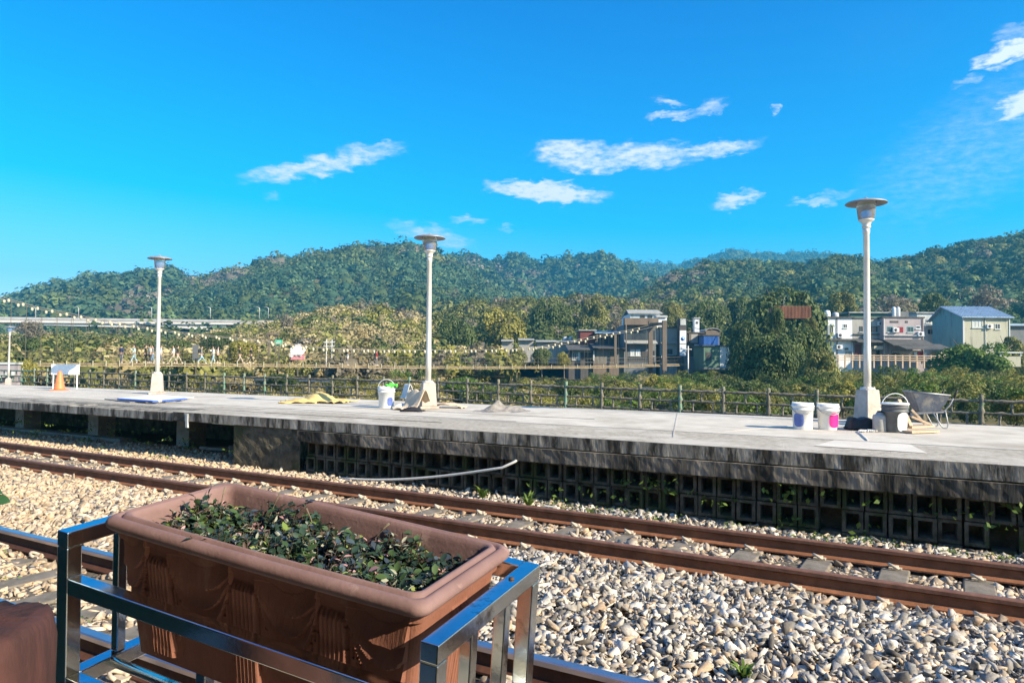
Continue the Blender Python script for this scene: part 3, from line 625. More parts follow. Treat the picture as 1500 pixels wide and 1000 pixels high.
# undergrowth covering the near bank
def undergrowth():
    rng = np.random.default_rng(31); n = 3000; D = 27.4 + rng.random(n)**.8*72; t = rng.uniform(-95, 95, n); z = terrain_z(D, t); x = D*NX-t*NY; y = D*NY+t*NX
    ok = (y > 10) & (np.abs(x/y) < .85); x, y, z, D = x[ok], y[ok], z[ok], D[ok]; n = len(x)
    px = x/y*FPX+750; S = np.clip(rng.lognormal(0, .35, n), .4, 1.7)*np.interp(D, [27,32,60,100], [.45,.85,1.3,1.3])
    near = np.interp(px, [0,400,640,760,900,1000,1250,1500], [566,570,566,566,567,562,553,547]); far = np.interp(px, [0,400,640,760,900,1000,1500], [541,544,548,551,554,550,540])
    w = np.clip((D-36)/30, 0, 1); target = near*(1-w)+far*w + rng.uniform(-6, 20, n) + 6*np.sin(px*.05+D*.5) + 5*np.sin(px*.017+1)
    hz = 531.4+.007*(px-750); zt = CZ + (hz-target)/FPX*y
    z = np.minimum(np.maximum(z, zt - S*1.3), zt-S*.95)
    T = [crown_template(9, 420, .10, rng, (1,1,.95), lob=.36) for _ in range(5)]; ti = rng.integers(0,5,n)
    VT = np.stack([q[0] for q in T])[ti]; tt = np.stack([q[2] for q in T])[ti]
    V = VT*S[:,None,None] + np.stack([x,y,z+S*.5],-1)[:,None,:]
    left = np.clip((980-px)/420, 0, 1); u = rng.random(n)*.45 + .55*(.5+.5*np.sin(x*.22+y*.12)*np.cos(y*.17))
    C = np.zeros_like(V)
    for i in range(n):
        if rng.random() < left[i]*.85: kk = ('tan','olive','tan','yellow','tan')[int(u[i]*4.99)]
        else: kk = ('mid','yellow','fresh','olive','mid','deep','yellow')[int(u[i]*6.99)]
        C[i] = pal(kk, np.clip(tt[i],0,1.1))
    nvv = V.shape[1]; o = np_mesh('undergrowth', V.reshape(-1,3), np.arange(n*nvv).reshape(-1,4), 'leaf', C.reshape(-1,3))
    tag(o, 'tangled bushes and reeds covering the river bank behind the fence', 'undergrowth', kind='stuff')
undergrowth()

# ------------------------------------------------------------------ platform
PZ, DF, DB, TP, TE = .85, 8.15, 13.42, 10.25, -9.0       # top, front and back edge, where the pillars start, right end
plat = empty('station_platform', (0,0,0), 0, 'long concrete island platform with mossy wall on the right and open pillars on the left', 'platform')
def rough_box(x0, x1, y0, y1, z0, z1, seg=.12, amp=.012, seed=1):
    """box with one crumbling front face (towards the tracks)"""
    rng = np.random.default_rng(seed); b = MB(); ny = int((y1-y0)/seg); nz = max(2, int((z1-z0)/.04)); vs = []; fs = []
    Y, Z = np.meshgrid(np.linspace(y0, y1, ny), np.linspace(z0, z1, nz), indexing='ij'); X = x0 + amp*(.28*fbm(Y, Z*2, seed, 4, 4)+.30*fbm(Y, Z*1.2, seed+9, 3, 38)) + rng.normal(0, amp*.10, Y.shape)
    Zt = Z.copy(); Zt[:,0] += amp*.45*fbm(Y[:,0], Y[:,0]*0, seed+3, 4, 5)
    for i in range(ny):
        for j in range(nz): vs.append(TROT @ Vector((X[i,j], Y[i,j], Zt[i,j])))
    for i in range(ny-1):
        for j in range(nz-1): q = i*nz+j; fs.append((q, q+nz, q+nz+1, q+1))
    o = len(vs)
    for i in range(ny): vs.append(TROT @ Vector((x1, Y[i,0], z1))); vs.append(TROT @ Vector((x1, Y[i,0], z0)))
    for i in range(ny-1):
        q = i*nz+nz-1; fs.append((q, q+nz, o+2*(i+1), o+2*i)); q = i*nz; fs.append((q+nz, q, o+2*i+1, o+2*(i+1)+1))
        fs.append((o+2*i, o+2*(i+1), o+2*(i+1)+1, o+2*i+1))
    b.add(vs, fs); return b
b = MB(); b.box(9.665, DB, TE, 46, PZ-.17, PZ, TROT); b.build('deck_slab', 'deck', plat)
b = MB(); b.box(DF+.62, 9.66, TE, 46, PZ-.17, PZ-.002, TROT); b.build('deck_strip', 'deck_worn', plat)
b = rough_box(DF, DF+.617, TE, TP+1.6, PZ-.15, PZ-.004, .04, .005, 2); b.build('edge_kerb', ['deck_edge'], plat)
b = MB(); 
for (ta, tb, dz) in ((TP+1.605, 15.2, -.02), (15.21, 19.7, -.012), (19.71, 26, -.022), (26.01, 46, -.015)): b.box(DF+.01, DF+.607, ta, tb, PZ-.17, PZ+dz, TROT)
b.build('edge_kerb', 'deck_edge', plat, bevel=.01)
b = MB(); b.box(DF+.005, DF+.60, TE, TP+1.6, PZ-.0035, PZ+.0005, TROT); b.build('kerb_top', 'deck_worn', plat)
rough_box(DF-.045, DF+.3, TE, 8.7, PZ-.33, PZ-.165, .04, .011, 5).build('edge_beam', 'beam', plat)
rough_box(DF+.03, DF+.3, TE, 8.7, PZ-.1655, PZ-.148, .05, .004, 6).build('beam_groove', 'beam', plat)
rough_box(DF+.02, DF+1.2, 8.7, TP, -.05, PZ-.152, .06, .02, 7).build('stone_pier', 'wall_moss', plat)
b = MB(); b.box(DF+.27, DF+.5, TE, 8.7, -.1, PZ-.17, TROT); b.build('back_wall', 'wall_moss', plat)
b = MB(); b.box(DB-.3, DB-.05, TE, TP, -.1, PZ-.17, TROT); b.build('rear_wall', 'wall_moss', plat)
# moulded lattice blocks: two and a half rows of square frames
rng = random.Random(4); t = TE+.05; b = MB(); b2 = MB()
while t < 8.6:
    for r in range(3):
        z0 = -.17 + r*.232; z1 = z0+.222; j = rng.uniform(-.007,.007); y0, y1 = t, t+.196; w = .034; xf, xb = DF+.075+j, DF+.262
        if z1 > PZ-.30: z1 = PZ-.31
        if z1 - z0 < .1: continue
        if rng.random() < .05: continue
        t_off = rng.uniform(-.006,.006); y0 += t_off; y1 += t_off; xf += rng.choice((0,0,0,.03,-.01))
        tilt = rng.uniform(-.004, .004)
        def fr(ya, yb, za, zb): b.box(xf, xb, ya, yb, za, zb, TROT)
        fr(y0, y0+w, z0, z1); fr(y1-w, y1, z0, z1); fr(y0+w, y1-w, z0, z0+w*.9); fr(y0+w, y1-w, z1-w*.9, z1)
        # splayed inner sill
        b.add([TROT @ Vector(q) for q in ((xf+.012,y0+w,z0+w*.9),(xf+.012,y1-w,z0+w*.9),(xb-.02,y1-w-.02,z0+w+.035),(xb-.02,y0+w+.02,z0+w+.035))], [(0,1,2,3)])
        b.add([TROT @ Vector(q) for q in ((xf+.012,y0+w,z0+w),(xb-.02,y0+w+.025,z0+w+.035),(xb-.02,y0+w+.025,z1-w-.02),(xf+.012,y0+w,z1-w))], [(0,1,2,3)])
    t += .212
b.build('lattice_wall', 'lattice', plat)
t = 10.9; k = 0
for t in (13.2, 16.35, 19.5, 22.6, 25.7, 28.8, 31.9, 35):
    b = MB(); b.box(DF+1.15, DF+1.55, t-.2, t+.2, -.1, PZ-.171, TROT); b.build('pillar', 'pillar', plat, bevel=.01)
    b = MB(); b.box(DF+3.7, DF+4.05, t-.2, t+.2, -.1, PZ-.171, TROT)
    b.add([TROT @ Vector(q) for q in ((DF+3.7,t-.2,.45),(DF+3.7,t+.2,.45),(DF+3.1,t+.2,PZ-.172),(DF+3.1,t-.2,PZ-.172),(DF+3.7,t-.2,PZ-.172),(DF+3.7,t+.2,PZ-.172))], [(0,1,2,3),(0,3,4),(1,5,2)])
    b.build('pillar', 'pillar', plat)
b = MB(); b.box(DF+.95, DF+1.25, 15.0, 40, -.1, .10, TROT); b.build('footing', 'pillar', plat, bevel=.01)
b = MB(); b.box(DF+2.9, DF+3.0, TP, 42, -.05, .30, TROT); b.build('inner_kerb', 'wall_moss', plat)
# marks and seams on the deck
b = MB(); b.box(9.68, 9.70, TE, 7.5, PZ+.001, PZ+.004, TROT); b.build('painted_line', 'line', plat)
b = MB()
for (d0, t0, d1, t1) in ((8.98, 20, 8.86, 12.8), (8.86, 12.8, 8.98, 6.6), (9.9, 16, 9.82, 5.8), (10.9, 12, 10.95, 5)):
    b.bar(tw(d0,t0,PZ+.002), tw(d1,t1,PZ+.002), .022, .004)
b.build('seam', 'roof_dark', plat)
b = MB(); b.bar(tw(9.72,2.75,PZ+.003), tw(13.3,1.45,PZ+.003), .02, .004); b.bar(tw(8.9,3.0,PZ+.003), tw(13.3,4.4,PZ+.003), .012, .004); b.build('seam', 'line', plat)
b = MB(); b.add([tw(8.75,.25,PZ+.004), tw(9.62,.45,PZ+.004), tw(9.64,1.25,PZ+.004), tw(8.82,1.35,PZ+.004)], [(0,1,2,3)]); b.build('repair_patch', 'patch', plat)
b = MB(); b.add([tw(8.72,10.2,PZ+.003), tw(8.82,10.2,PZ+.003), tw(8.86,11.9,PZ+.003), tw(8.78,11.9,PZ+.003)], [(0,1,2,3)]); b.build('repair_patch', 'patch', plat)
b = MB()
for (tt, dd) in ((11.45, .02), (19.1, .02)): b.box(DF-.012, DF+.02, tt-.03, tt+.03, PZ-.26, PZ-.02, TROT)
b.build('drain_spout', 'pipe', plat)
# broken slabs lying under the platform
for i, (D, t, z, w, l, rz, rx, lab) in enumerate(((9.1,11.1,.10,.55,.9,.4,.12,'flat broken concrete slab under the platform, nearest the stone pier'),(9.35,12.0,.05,.5,.8,-.3,-.1,'flat broken concrete slab under the platform, left one of the pile'),(9.6,11.0,.22,.45,.8,.9,.2,'broken concrete slab lying on top of the pile under the platform'))):
    b = MB(); b.add([(-w*.5,-l*.5,0),(w*.45,-l*.42,0),(w*.5,l*.3,0),(w*.1,l*.5,0),(-w*.5,l*.35,0),(-w*.5,-l*.5,.05),(w*.45,-l*.42,.05),(w*.5,l*.3,.05),(w*.1,l*.5,.05),(-w*.5,l*.35,.05)], [(4,3,2,1,0),(5,6,7,8,9),(0,1,6,5),(1,2,7,6),(2,3,8,7),(3,4,9,8),(4,0,5,9)])
    o = b.build('concrete_slab', 'pillar', bevel=.008); o.location = tw(D,t,z); o.rotation_euler = (rx, .05, rz); tag(o, lab, 'concrete slab', 'broken slabs under the platform')
# pale pipe leaning against the wall
P0 = gp(500, 701, .04); P1 = tw(8.04, 4.95, .42)
pts = []
for k in range(13):
    u = k/12; p = P0.lerp(P1, u); p.z = .05 + .37*(u**1.35) - .03*math.sin(PI*u); pts.append(p)
pts.append(tw(8.10, 4.80, .50)); pts.append(tw(8.16, 4.74, .55))
o = MB().tube(pts, .017, 10).build('drain_hose', 'pipe'); tag(o, 'pale grey hose running down the mossy wall to the ballast', 'hose')

# ------------------------------------------------------------------ platform lamps
def lamp_parts(root):
    b = MB(); b.box(-.185,.185,-.185,.185,0,.05); b.build('footing', 'lamp_base', root, bevel=.01)
    b = MB(); b.box(-.150,.150,-.150,.150,.05,.52, taper=.80); b.build('pedestal', 'lamp_base', root, bevel=.012)
    b = MB(); b.lathe([(.115,.52),(.115,.54),(.075,.56)], 20); b.build('flange', 'lamp_steel', root)
    for k in range(4):
        a = PI/4+k*PI/2; b = MB(); b.lathe([(.011,.54),(.011,.57)], 6, Matrix.Translation((.095*math.cos(a), .095*math.sin(a), 0))); b.build('bolt', 'clip', root)
    b = MB(); b.lathe([(.056,.55),(.056,1.15),(.055,1.16),(.052,1.2),(.045,2.98),(.054,2.99),(.054,3.04),(.05,3.06)], 20); b.build('pole', 'lamp_steel', root)
    b = MB(); b.lathe([(.050,3.06),(.066,3.08),(.066,3.10),(.058,3.12),(.082,3.17),(.115,3.19),(.118,3.205)], 24); b.build('collar', 'lamp_steel', root)
    b = MB(); b.lathe([(.105,3.205),(.122,3.225),(.143,3.40),(.152,3.478)], 28, cap=True); b.build('globe', 'frost', root)
    b = MB(); b.lathe([(.10,3.485),(.20,3.49),(.285,3.462),(.305,3.452),(.312,3.458),(.295,3.478),(.22,3.503),(.10,3.522),(.03,3.53),(.03,3.548),(.012,3.56)], 40); b.build('hat', 'lamp_hat', root)
L1, L2, L3 = gp(1271, 619, PZ), gp(627, 598, PZ), gp(230, 577, PZ)
lp = empty('platform_lamp', L1, .35, 'tall steel platform lamp with round hat beside the wheelbarrow', 'lamp', 'lamps on the platform'); lamp_parts(lp)
for c, sc, lab in ((L2, .965, 'middle steel platform lamp, standing left of the cement heap'), (L3, 1.05, 'left steel platform lamp, beside the blue and white panels')):
    q = copy_tree(lp); q.location = c; q.scale = (1,1,sc); q.rotation_euler = (0,0,.3); q['label'] = lab
lp.scale = (1,1,1.0)
p = at(12, 568, 41); q = copy_tree(lp); q.location = (p.x, p.y, p.z); q['label'] = 'farthest platform lamp, at the left edge behind the fence'; q.scale = (1,1,.97)

# ------------------------------------------------------------------ things left on the platform
def pail(loc, r, h, label, body='white_plastic', band=None, bandm=None, handle='up', lid=True, lidm='white_plastic', rz=0):
    root = empty('pail', loc, rz, label, 'bucket')
    b = MB(); b.lathe([(r*.86,0),(r*.88,.01),(r*.97,h*.72),(r*1.04,h*.73),(r*1.04,h*.76),(r*.985,h*.77),(r*1.0,h*.86),(r*1.06,h*.87),(r*1.06,h*.90),(r,h*.91),(r,h),(r*.94,h),(r*.9,h*.9),(r*.84,.03)], 28, cap=False)
    b.lathe([(0.001,.012),(r*.86,.012)], 28, cap=False); b.build('bucket', body, root)
    if lid: b = MB(); b.lathe([(r*1.02,h*.985),(r*1.09,h*.985),(r*1.09,h*1.03),(r*1.0,h*1.045),(r*.3,h*1.035)], 28); b.build('lid', lidm, root)
    if band:
        z0, z1, a0, a1 = band; n = 14; vs = []; fs = []
        for i in range(n+1):
            a = a0 + (a1-a0)*i/n; w = math.sin(PI*i/n)**.35
            for z in (z0 + (1-w)*(z1-z0)*.3, z1 - (1-w)*(z1-z0)*.3): rr = r*(.88+.09*z/.72)+.0015; vs.append((rr*math.cos(a), rr*math.sin(a), z*h))
        for i in range(n): fs.append((2*i, 2*i+2, 2*i+3, 2*i+1))
        MB().add(vs, fs).build('label_band', bandm, root)
    pts = []
    for k in range(13):
        a = PI*k/12; x = math.cos(a)*r*1.06; s = math.sin(a)
        pts.append((x, -s*r*.15-(.0 if handle == 'up' else r*.95*s), h*.88 + (s*r*1.15 if handle == 'up' else -s*r*.75)))
    MB().tube(pts, .006 if handle != 'thick' else .012, 6).build('handle', 'white_plastic' if handle == 'up' else 'tube_grey', root)
    return root
cam_az = -1.2
pail(gp(1176, 628, PZ), .145, .37, 'white paint pail with faint blue print, leftmost of the two by the fence post', band=(.1,.62,-2.6,-1.5), bandm='blue_ink', handle='down', lid=False, rz=-.35)
pail(gp(1213, 628.5, PZ), .145, .36, 'white paint pail splashed with magenta, right one of the pair', band=(.08,.66,-1.75,-.55), bandm='magenta', handle='down', lid=False, rz=-.1)
dk = pail(gp(1311, 632.5, PZ), .165, .38, 'dark bucket with white lid, big white handle and pale paper label, left of the wheelbarrow', body='dark_bucket', band=(.03,.72,-1.7,-.6), bandm='white_plastic', handle='up', rz=-.15)
cn = empty('jerrycan', gp(1289, 632, PZ), .3, 'small grey can with narrow neck between the black bag and the dark bucket', 'can')
b = MB(); b.lathe([(.085,0),(.093,.01),(.093,.20),(.085,.225),(.05,.24),(.048,.262),(.03,.265)], 20); b.build('can_body', 'grey_can', cn); b = MB(); b.lathe([(.036,.262),(.036,.28),(.01,.285)], 12); b.build('cap', 'black', cn)
wb = pail(gp(566, 597, PZ), .165, .42, 'white bucket with a bright green cloth on its rim, left of the middle lamp', handle='up', lid=False, band=(.1,.5,-1.3,-.5), bandm='blue_ink')
rng = np.random.default_rng(3); nx = 14; vs = []; fs = []
for i in range(nx):
    for j in range(nx):
        u, v = i/(nx-1)-.5, j/(nx-1)-.5; vs.append((u*.22, v*.17, .05*math.cos(u*5)*math.cos(v*5)+rng.normal(0,.006)))
for i in range(nx-1):
    for j in range(nx-1): q = i*nx+j; fs.append((q,q+nx,q+nx+1,q+1))
o = MB().add(vs, fs, None, True).build('green_cloth', 'green_cloth'); o.location = gp(566,597,PZ) + Vector((.1,-.05,.435)); tag(o, 'bright green cloth stuffed in the top of the white bucket', 'cloth')
s_ = o.modifiers.new('solid', 'SOLIDIFY'); s_.thickness = .012
def sheet(name, m, w, l, loc, rz, hfun, label, cat, n=26, thick=.012, seed=1):
    vs = []; fs = []; rg = np.random.default_rng(seed)
    for i in range(n):
        for j in range(n):
            u, v = i/(n-1)-.5, j/(n-1)-.5; ed = .06*math.sin(9*v+seed)*abs(u)*2; vs.append((u*w*(1+ed), v*l*(1+.1*math.sin(7*u+seed)), max(.01, hfun(u, v))+rg.normal(0,.003)))
    for i in range(n-1):
        for j in range(n-1): q = i*n+j; fs.append((q,q+n,q+n+1,q+1))
    o = MB().add(vs, fs, None, True).build(name, m); o.location = loc; o.rotation_euler = (0,0,rz); sm = o.modifiers.new('solid', 'SOLIDIFY'); sm.thickness = thick; tag(o, label, cat); return o
sheet('tarpaulin', 'tarp', 1.35, .9, gp(470, 589, PZ), -.35, lambda u,v: (.23*math.exp(-((u+.02)/.22)**2-((v)/.3)**2))*(1-.35*abs(math.sin(9*u+14*v)))+.05*abs(math.sin(9*u+6*v))*abs(math.sin(5*v-7*u))+.02*abs(math.sin(23*u+11*v)), 'crumpled yellow tarpaulin heaped on the platform', 'tarpaulin', seed=3)
sheet('tarpaulin', 'tarp', .75, .55, gp(437, 590, PZ), .2, lambda u,v: .10*math.exp(-((u-.1)/.25)**2-(v/.4)**2)*(1-.4*abs(math.sin(12*v+8*u)))+.04*abs(math.sin(8*u+9*v)), 'smaller yellow sheet lying flat left of the heaped tarpaulin', 'tarpaulin', seed=5)
sheet('paper_sack', 'sack', .55, .5, gp(601, 600, PZ), .7, lambda u,v: .34*math.exp(-((u-.28)/.22)**2)+.05*abs(math.sin(6*v+3*u)), 'torn brown paper sack leaning on the middle lamp pedestal', 'sack', seed=6)
sheet('paper_sack', 'sack', .75, .35, gp(655, 597, PZ), -.3, lambda u,v: .07*math.cos(3*u)+.03*abs(math.sin(9*v+6*u)), 'flat brown sack on the right side of the middle lamp pedestal', 'sack', seed=8)
sheet('plastic_bag', 'sack_white', .35, .3, gp(588, 598.5, PZ), .1, lambda u,v: .09*math.cos(3*u)*math.cos(3*v)+.02*abs(math.sin(12*v)), 'crumpled white plastic bag right of the white bucket', 'bag', seed=9)
sheet('plastic_bag', 'black', .4, .25, gp(604, 602.5, PZ), -.2, lambda u,v: .07*math.cos(3*u)*math.cos(3*v)+.02*abs(math.sin(11*v)), 'small black bag at the foot of the middle lamp', 'bag', seed=10)
sheet('paper_sack', 'sack_white', .28, .26, gp(596, 586, PZ)+Vector((0,.1,.02)), .7, lambda u,v: .36*math.exp(-((u)/.3)**2), 'white paper sack standing behind the torn brown sack', 'sack', seed=12)
sheet('tool_bag', 'black', .42, .36, gp(1262, 629, PZ), -.2, lambda u,v: .15*min(1,(1-abs(2*u))*4)*min(1,(1-abs(2*v))*3)+.012*math.sin(15*u), 'black tool bag in front of the right lamp pedestal', 'bag', seed=14)
for k, (px, py, rz, lab) in enumerate(((1264, 632.5, .5, 'left white work glove in front of the black tool bag'), (1275, 632, .8, 'right white work glove in front of the black tool bag'))):
    r = MB(); r.box(-.05,.05,-.04,.04,0,.03); 
    for f in range(4): r.tube([(.04,-.032+.021*f,.016),(.085,-.036+.024*f,.022),(.115-.01*abs(f-1.5),-.036+.024*f,.014)], .0095, 6)
    r.tube([(-.01,.035,.015),(.02,.065,.02),(.045,.075,.014)], .011, 6)
    o = r.build('work_glove', 'sack_white', bevel=.008); o.location = gp(px, py, PZ); o.rotation_euler = (0,0,rz+3.6); tag(o, lab, 'glove')
# wheelbarrow
wbw = empty('wheelbarrow', gp(1357, 626, PZ), -.12, 'old steel wheelbarrow with cement-crusted grey tray, right of the buckets', 'wheelbarrow')
def tray(b, x0, x1, y0, y1, xb0, xb1, yb0, yb1, z0, z1):
    b.add([(xb0,yb0,z0),(xb1,yb0,z0),(xb1,yb1,z0),(xb0,yb1,z0),(x0,y0,z1+.03),(x1,y0,z1-.02),(x1,y1,z1-.02),(x0,y1,z1+.03)], [(0,3,2,1),(0,1,5,4),(1,2,6,5),(2,3,7,6),(3,0,4,7)])
wbw.scale = (.70,.66,.96)
b = MB(); tray(b, -.36,.36,-.29,.29, -.20,.20,-.19,.19, .25, .52); o = b.build('tray', ['barrow'], wbw); sm = o.modifiers.new('solid','SOLIDIFY'); sm.thickness = .008; sm.offset = -1
b = MB(); tray(b, -.345,.345,-.275,.275, -.19,.19,-.18,.18, .265, .517); o = b.build('cement_crust', 'barrow_in', wbw); sm = o.modifiers.new('solid','SOLIDIFY'); sm.thickness = .004
b = MB(); b.tube([(-.36,-.29,.55),(.36,-.29,.50),(.36,.29,.50),(-.36,.29,.55),(-.36,-.29,.55)], .011, 8); b.build('tray_rim', 'tube_grey', wbw)
for s in (-1, 1):
    b = MB(); b.tube([(-.50,.06*s,.14),(-.2,.16*s,.22),(.25,.22*s,.25),(.36,.26*s,.36),(.44,.30*s,.50)], .014, 8); b.build('handle_tube', 'tube_grey', wbw)
    b = MB(); b.tube([(.05,.20*s,.24),(.20,.23*s,.04),(.24,.24*s,.012),(.31,.24*s,.012),(.33,.24*s,.06),(.28,.23*s,.27)], .012, 8); b.build('leg', 'tube_grey', wbw)
    b = MB(); b.tube([(.42,.29*s,.46),(.49,.31*s,.58)], .019, 8); b.build('grip', 'black', wbw)
b = MB(); Mx = Matrix.Translation((-.46,0,.15)) @ Matrix.Rotation(PI/2,4,'X'); b.lathe([(.10,-.035),(.135,-.035),(.15,-.02),(.15,.02),(.135,.035),(.10,.035)], 24, Mx, cap=False); wh = b.build('wheel', 'black', wbw)
b = MB(); b.lathe([(.03,-.04),(.10,-.025),(.10,.025),(.03,.04)], 24, Mx); b.build('wheel_rim', 'tube_grey', wh)
# timber, boards and paving
def plank(name, a, bq, w, h, m, lab, cat): o = MB().bar(a, bq, w, h).build(name, m, bevel=.003); tag(o, lab, cat); return o
B0 = gp(1345, 634, PZ)
plank('timber_board', gp(1322,634,PZ)+Vector((0,0,.025)), gp(1368,634,PZ)+Vector((0,.1,.025)), .32, .03, 'timber', 'lowest brown board lying under the leaning timber pieces', 'board')
plank('timber_board', gp(1326,631,PZ)+Vector((0,0,.055)), gp(1366,630,PZ)+Vector((0,.1,.055)), .20, .025, 'timber', 'narrower brown board on top of the lowest board', 'board')
plank('timber_stick', gp(1334,632,PZ)+Vector((0,0,.07)), gp(1333,632,PZ)+Vector((-.02,.25,.42)), .05, .04, 'timber', 'upright pale timber stick left of the wheelbarrow tray', 'timber')
plank('timber_stick', gp(1355,629,PZ)+Vector((0,0,.08)), gp(1338,629,PZ)+Vector((0,.05,.28)), .03, .03, 'timber', 'leaning timber stick crossing in front of the wheelbarrow', 'timber')
plank('timber_stick', gp(1362,630,PZ)+Vector((0,-.03,.08)), gp(1336,630,PZ)+Vector((0,.02,.19)), .03, .03, 'timber', 'lower leaning timber stick on the boards', 'timber')
o = MB().tube([gp(1256,633,PZ)+Vector((0,0,.01)), gp(1262,637,PZ)+Vector((0,0,.01)), gp(1266,641,PZ)+Vector((0,0,.01)), gp(1271,645.5,PZ)+Vector((0,0,.008))], .008, 6).build('rope', 'white_plastic'); tag(o, 'thin white cord trailing across the platform from the black bag', 'cord')
# cement heap
def heap(px, py, rx, ry, h, m, label, seed):
    n = 40; rg = np.random.default_rng(seed); xs = np.linspace(-1.3,1.3,n); X, Y = np.meshgrid(xs, xs, indexing='ij'); r = np.sqrt(X**2+Y**2)
    Z = sum(a_*np.exp(-((X-cx)**2+(Y-cy)**2)/w_) for a_, cx, cy, w_ in ((.85,-.25,.1,.12),(.7,.3,-.1,.10),(.55,.05,.4,.1),(.5,-.6,-.2,.07),(.35,.7,.15,.05)))*(1+.35*fbm(X, Y, seed, 4, 5)) + .2*fbm(X, Y, seed+1, 4, 9)*np.exp(-r**2); Z = np.where(r > 1.25, -.02, Z); Z = Z*h
    V = np.stack([X*rx, Y*ry, Z], -1).reshape(-1,3); I = np.arange(n*n).reshape(n,n); F = np.stack([I[:-1,:-1], I[1:,:-1], I[1:,1:], I[:-1,1:]], -1).reshape(-1,4)
    o = np_mesh('cement_heap', V, F, m); o.location = gp(px, py, PZ-.001); o.rotation_euler = (0,0,.3); tag(o, label, 'cement heap')
heap(737, 602, .47, .40, .15, 'cement', 'lumpy grey heap of cement on the platform right of the middle lamp', 4)
# blue and white panels
def panel(pxs, z, m, label, th=.03, name='panel_board'):
    vs = [gp(x, y, PZ+z) for x, y in pxs]; top = [v + Vector((0,0,th)) for v in vs]; n = len(vs)
    b = MB(); b.add(vs+top, [tuple(range(n))[::-1], tuple(range(n, 2*n))] + [(i,(i+1)%n,n+(i+1)%n,n+i) for i in range(n)]); o = b.build(name, m); return tag(o, label, 'board')
panel([(153,585),(190,589.5),(250,590),(282,583),(240,580.5)], .002, 'pillar', 'grey sheet lying under the blue and white panels', .02)
o = panel([(172,584.5),(228,589),(284,583),(238,580)], .025, 'board_white', 'white panel lying flat at the foot of the left lamp', .03)
b = MB(); b.bar(gp(176,584.6,PZ+.045)+Vector((0,0,.004)), gp(228,588.2,PZ+.045)+Vector((0,0,.004)), .13, .03); b.build('blue_edge', 'board_blue', o)
b = MB(); b.bar(gp(240,587.2,PZ+.045)+Vector((0,0,.004)), gp(272,584,PZ+.045)+Vector((0,0,.004)), .08, .03); b.build('blue_edge', 'board_blue', o)
# cone and barrier board
cp = gp(87, 571.5, PZ); cone = empty('traffic_cone', cp, .2, 'orange traffic cone in front of the white barrier board', 'traffic cone'); cone.scale = (.85,.85,.85)
b = MB(); b.lathe([(.19,.035),(.165,.08),(.075,.60),(.05,.66),(.035,.665)], 24); b.build('cone_body', 'orange', cone); b = MB(); b.box(-.23,.23,-.23,.23,0,.035); b.build('base', 'orange', cone, bevel=.01)
bp = gp(85, 570, PZ); br = empty('barrier_board', bp + Vector((0,.35,0)), .38, 'white barrier board on two thin posts behind the orange cone', 'barrier')
b = MB(); b.box(-.38,.38,-.01,.01,.44,.76); b.build('board', 'board_white', br)
for s in (-1, 1): b = MB(); b.box(s*.32-.015,s*.32+.015,.011,.045,0,.72); b.build('leg', 'board_white', br)

# ------------------------------------------------------------------ imitation-log fence across the back track
def knob_tube(b, a, c, r, n=9, seed=0, k=14):
    rg = random.Random(seed); a, c = Vector(a), Vector(c); pts = []; rv = []
    for i in range(k+1):
        u = i/k; p = a.lerp(c, u); p += Vector((0, 0, rg.uniform(-.2,.2)*r)) if abs((c-a).normalized().z) < .5 else Vector((rg.uniform(-.2,.2)*r, rg.uniform(-.2,.2)*r, 0))
        pts.append(p); rv.append(r*rg.uniform(.78, 1.2)*(1.28 if i % 4 == 0 else 1))
    b.tube(pts, r, n, rv=rv)
fa, fb = Vector((13.95, 22.0, 0)), Vector((-19.0, 41.0, 0)); fdir = (fb-fa).normalized(); STEP = 1.52
fence = empty('log_fence', fa, 0, 'long fence of concrete logs with peeling green paint beyond the platform', 'fence')
postm = None; ang = math.atan2(fdir.y, fdir.x)
def zt_at(k): return np.interp(k, [-4, 0, 6, 12, 25, 40], [.78, .80, .88, .98, 1.03, 1.12])
pb = MB(); knob_tube(pb, (0,0,-.15), (0,0,1.0), .062, 10, 3); pb.lathe([(.062,1.0),(.04,1.02)], 10)
pg = MB(); 
bayb = MB(); zs = (.10, .46, .82)
for i, z in enumerate(zs): knob_tube(bayb, (.05,0,z), (STEP-.05,0,z), .038 if i < 2 else .044, 7, 10+i, 12)
for (u, za, zb, sd) in ((.5, .46, .82, 1), (.24, .10, .46, 2), (.70, .10, .46, 3)): knob_tube(bayb, (u*STEP,0,za), (u*STEP,0,zb), .034, 7, 20+sd, 6)
p0 = pb.build('post', 'fence_bark', fence); p1m = p0.data.copy(); p1m.materials.clear(); p1m.materials.append(M['fence_green']); r0 = bayb.build('rail_panel', 'fence_rail', fence)
r1m = r0.data.copy(); r1m.materials.clear(); r1m.materials.append(M['fence_green'])
rr = random.Random(6)
for k in range(-5, 42):
    zt = zt_at(k) - .90
    p = p0 if k == -5 else p0.copy(); r = r0 if k == -5 else r0.copy()
    if k != -5: COL.objects.link(p); COL.objects.link(r)
    if rr.random() < .2 or k > 31: p.data = p1m
    if 33 < k < 38: r.data = r1m
    for q in (p, r): q.parent = fence; q.location = fdir*STEP*k + Vector((0,0,zt)); q.rotation_euler = (0,0,ang)
    p.rotation_euler = (rr.uniform(-.02,.02), rr.uniform(-.02,.02), rr.uniform(0,6)); r.rotation_euler[2] = ang; r.rotation_euler[1] = rr.uniform(-.006,.006)
b = MB(); b.bar(fa + fdir*STEP*-6 + Vector((0,0,-.14)), fa + fdir*STEP*42 + Vector((0,0,-.05)), .35, .28); b.build('footing', 'pillar', fence)
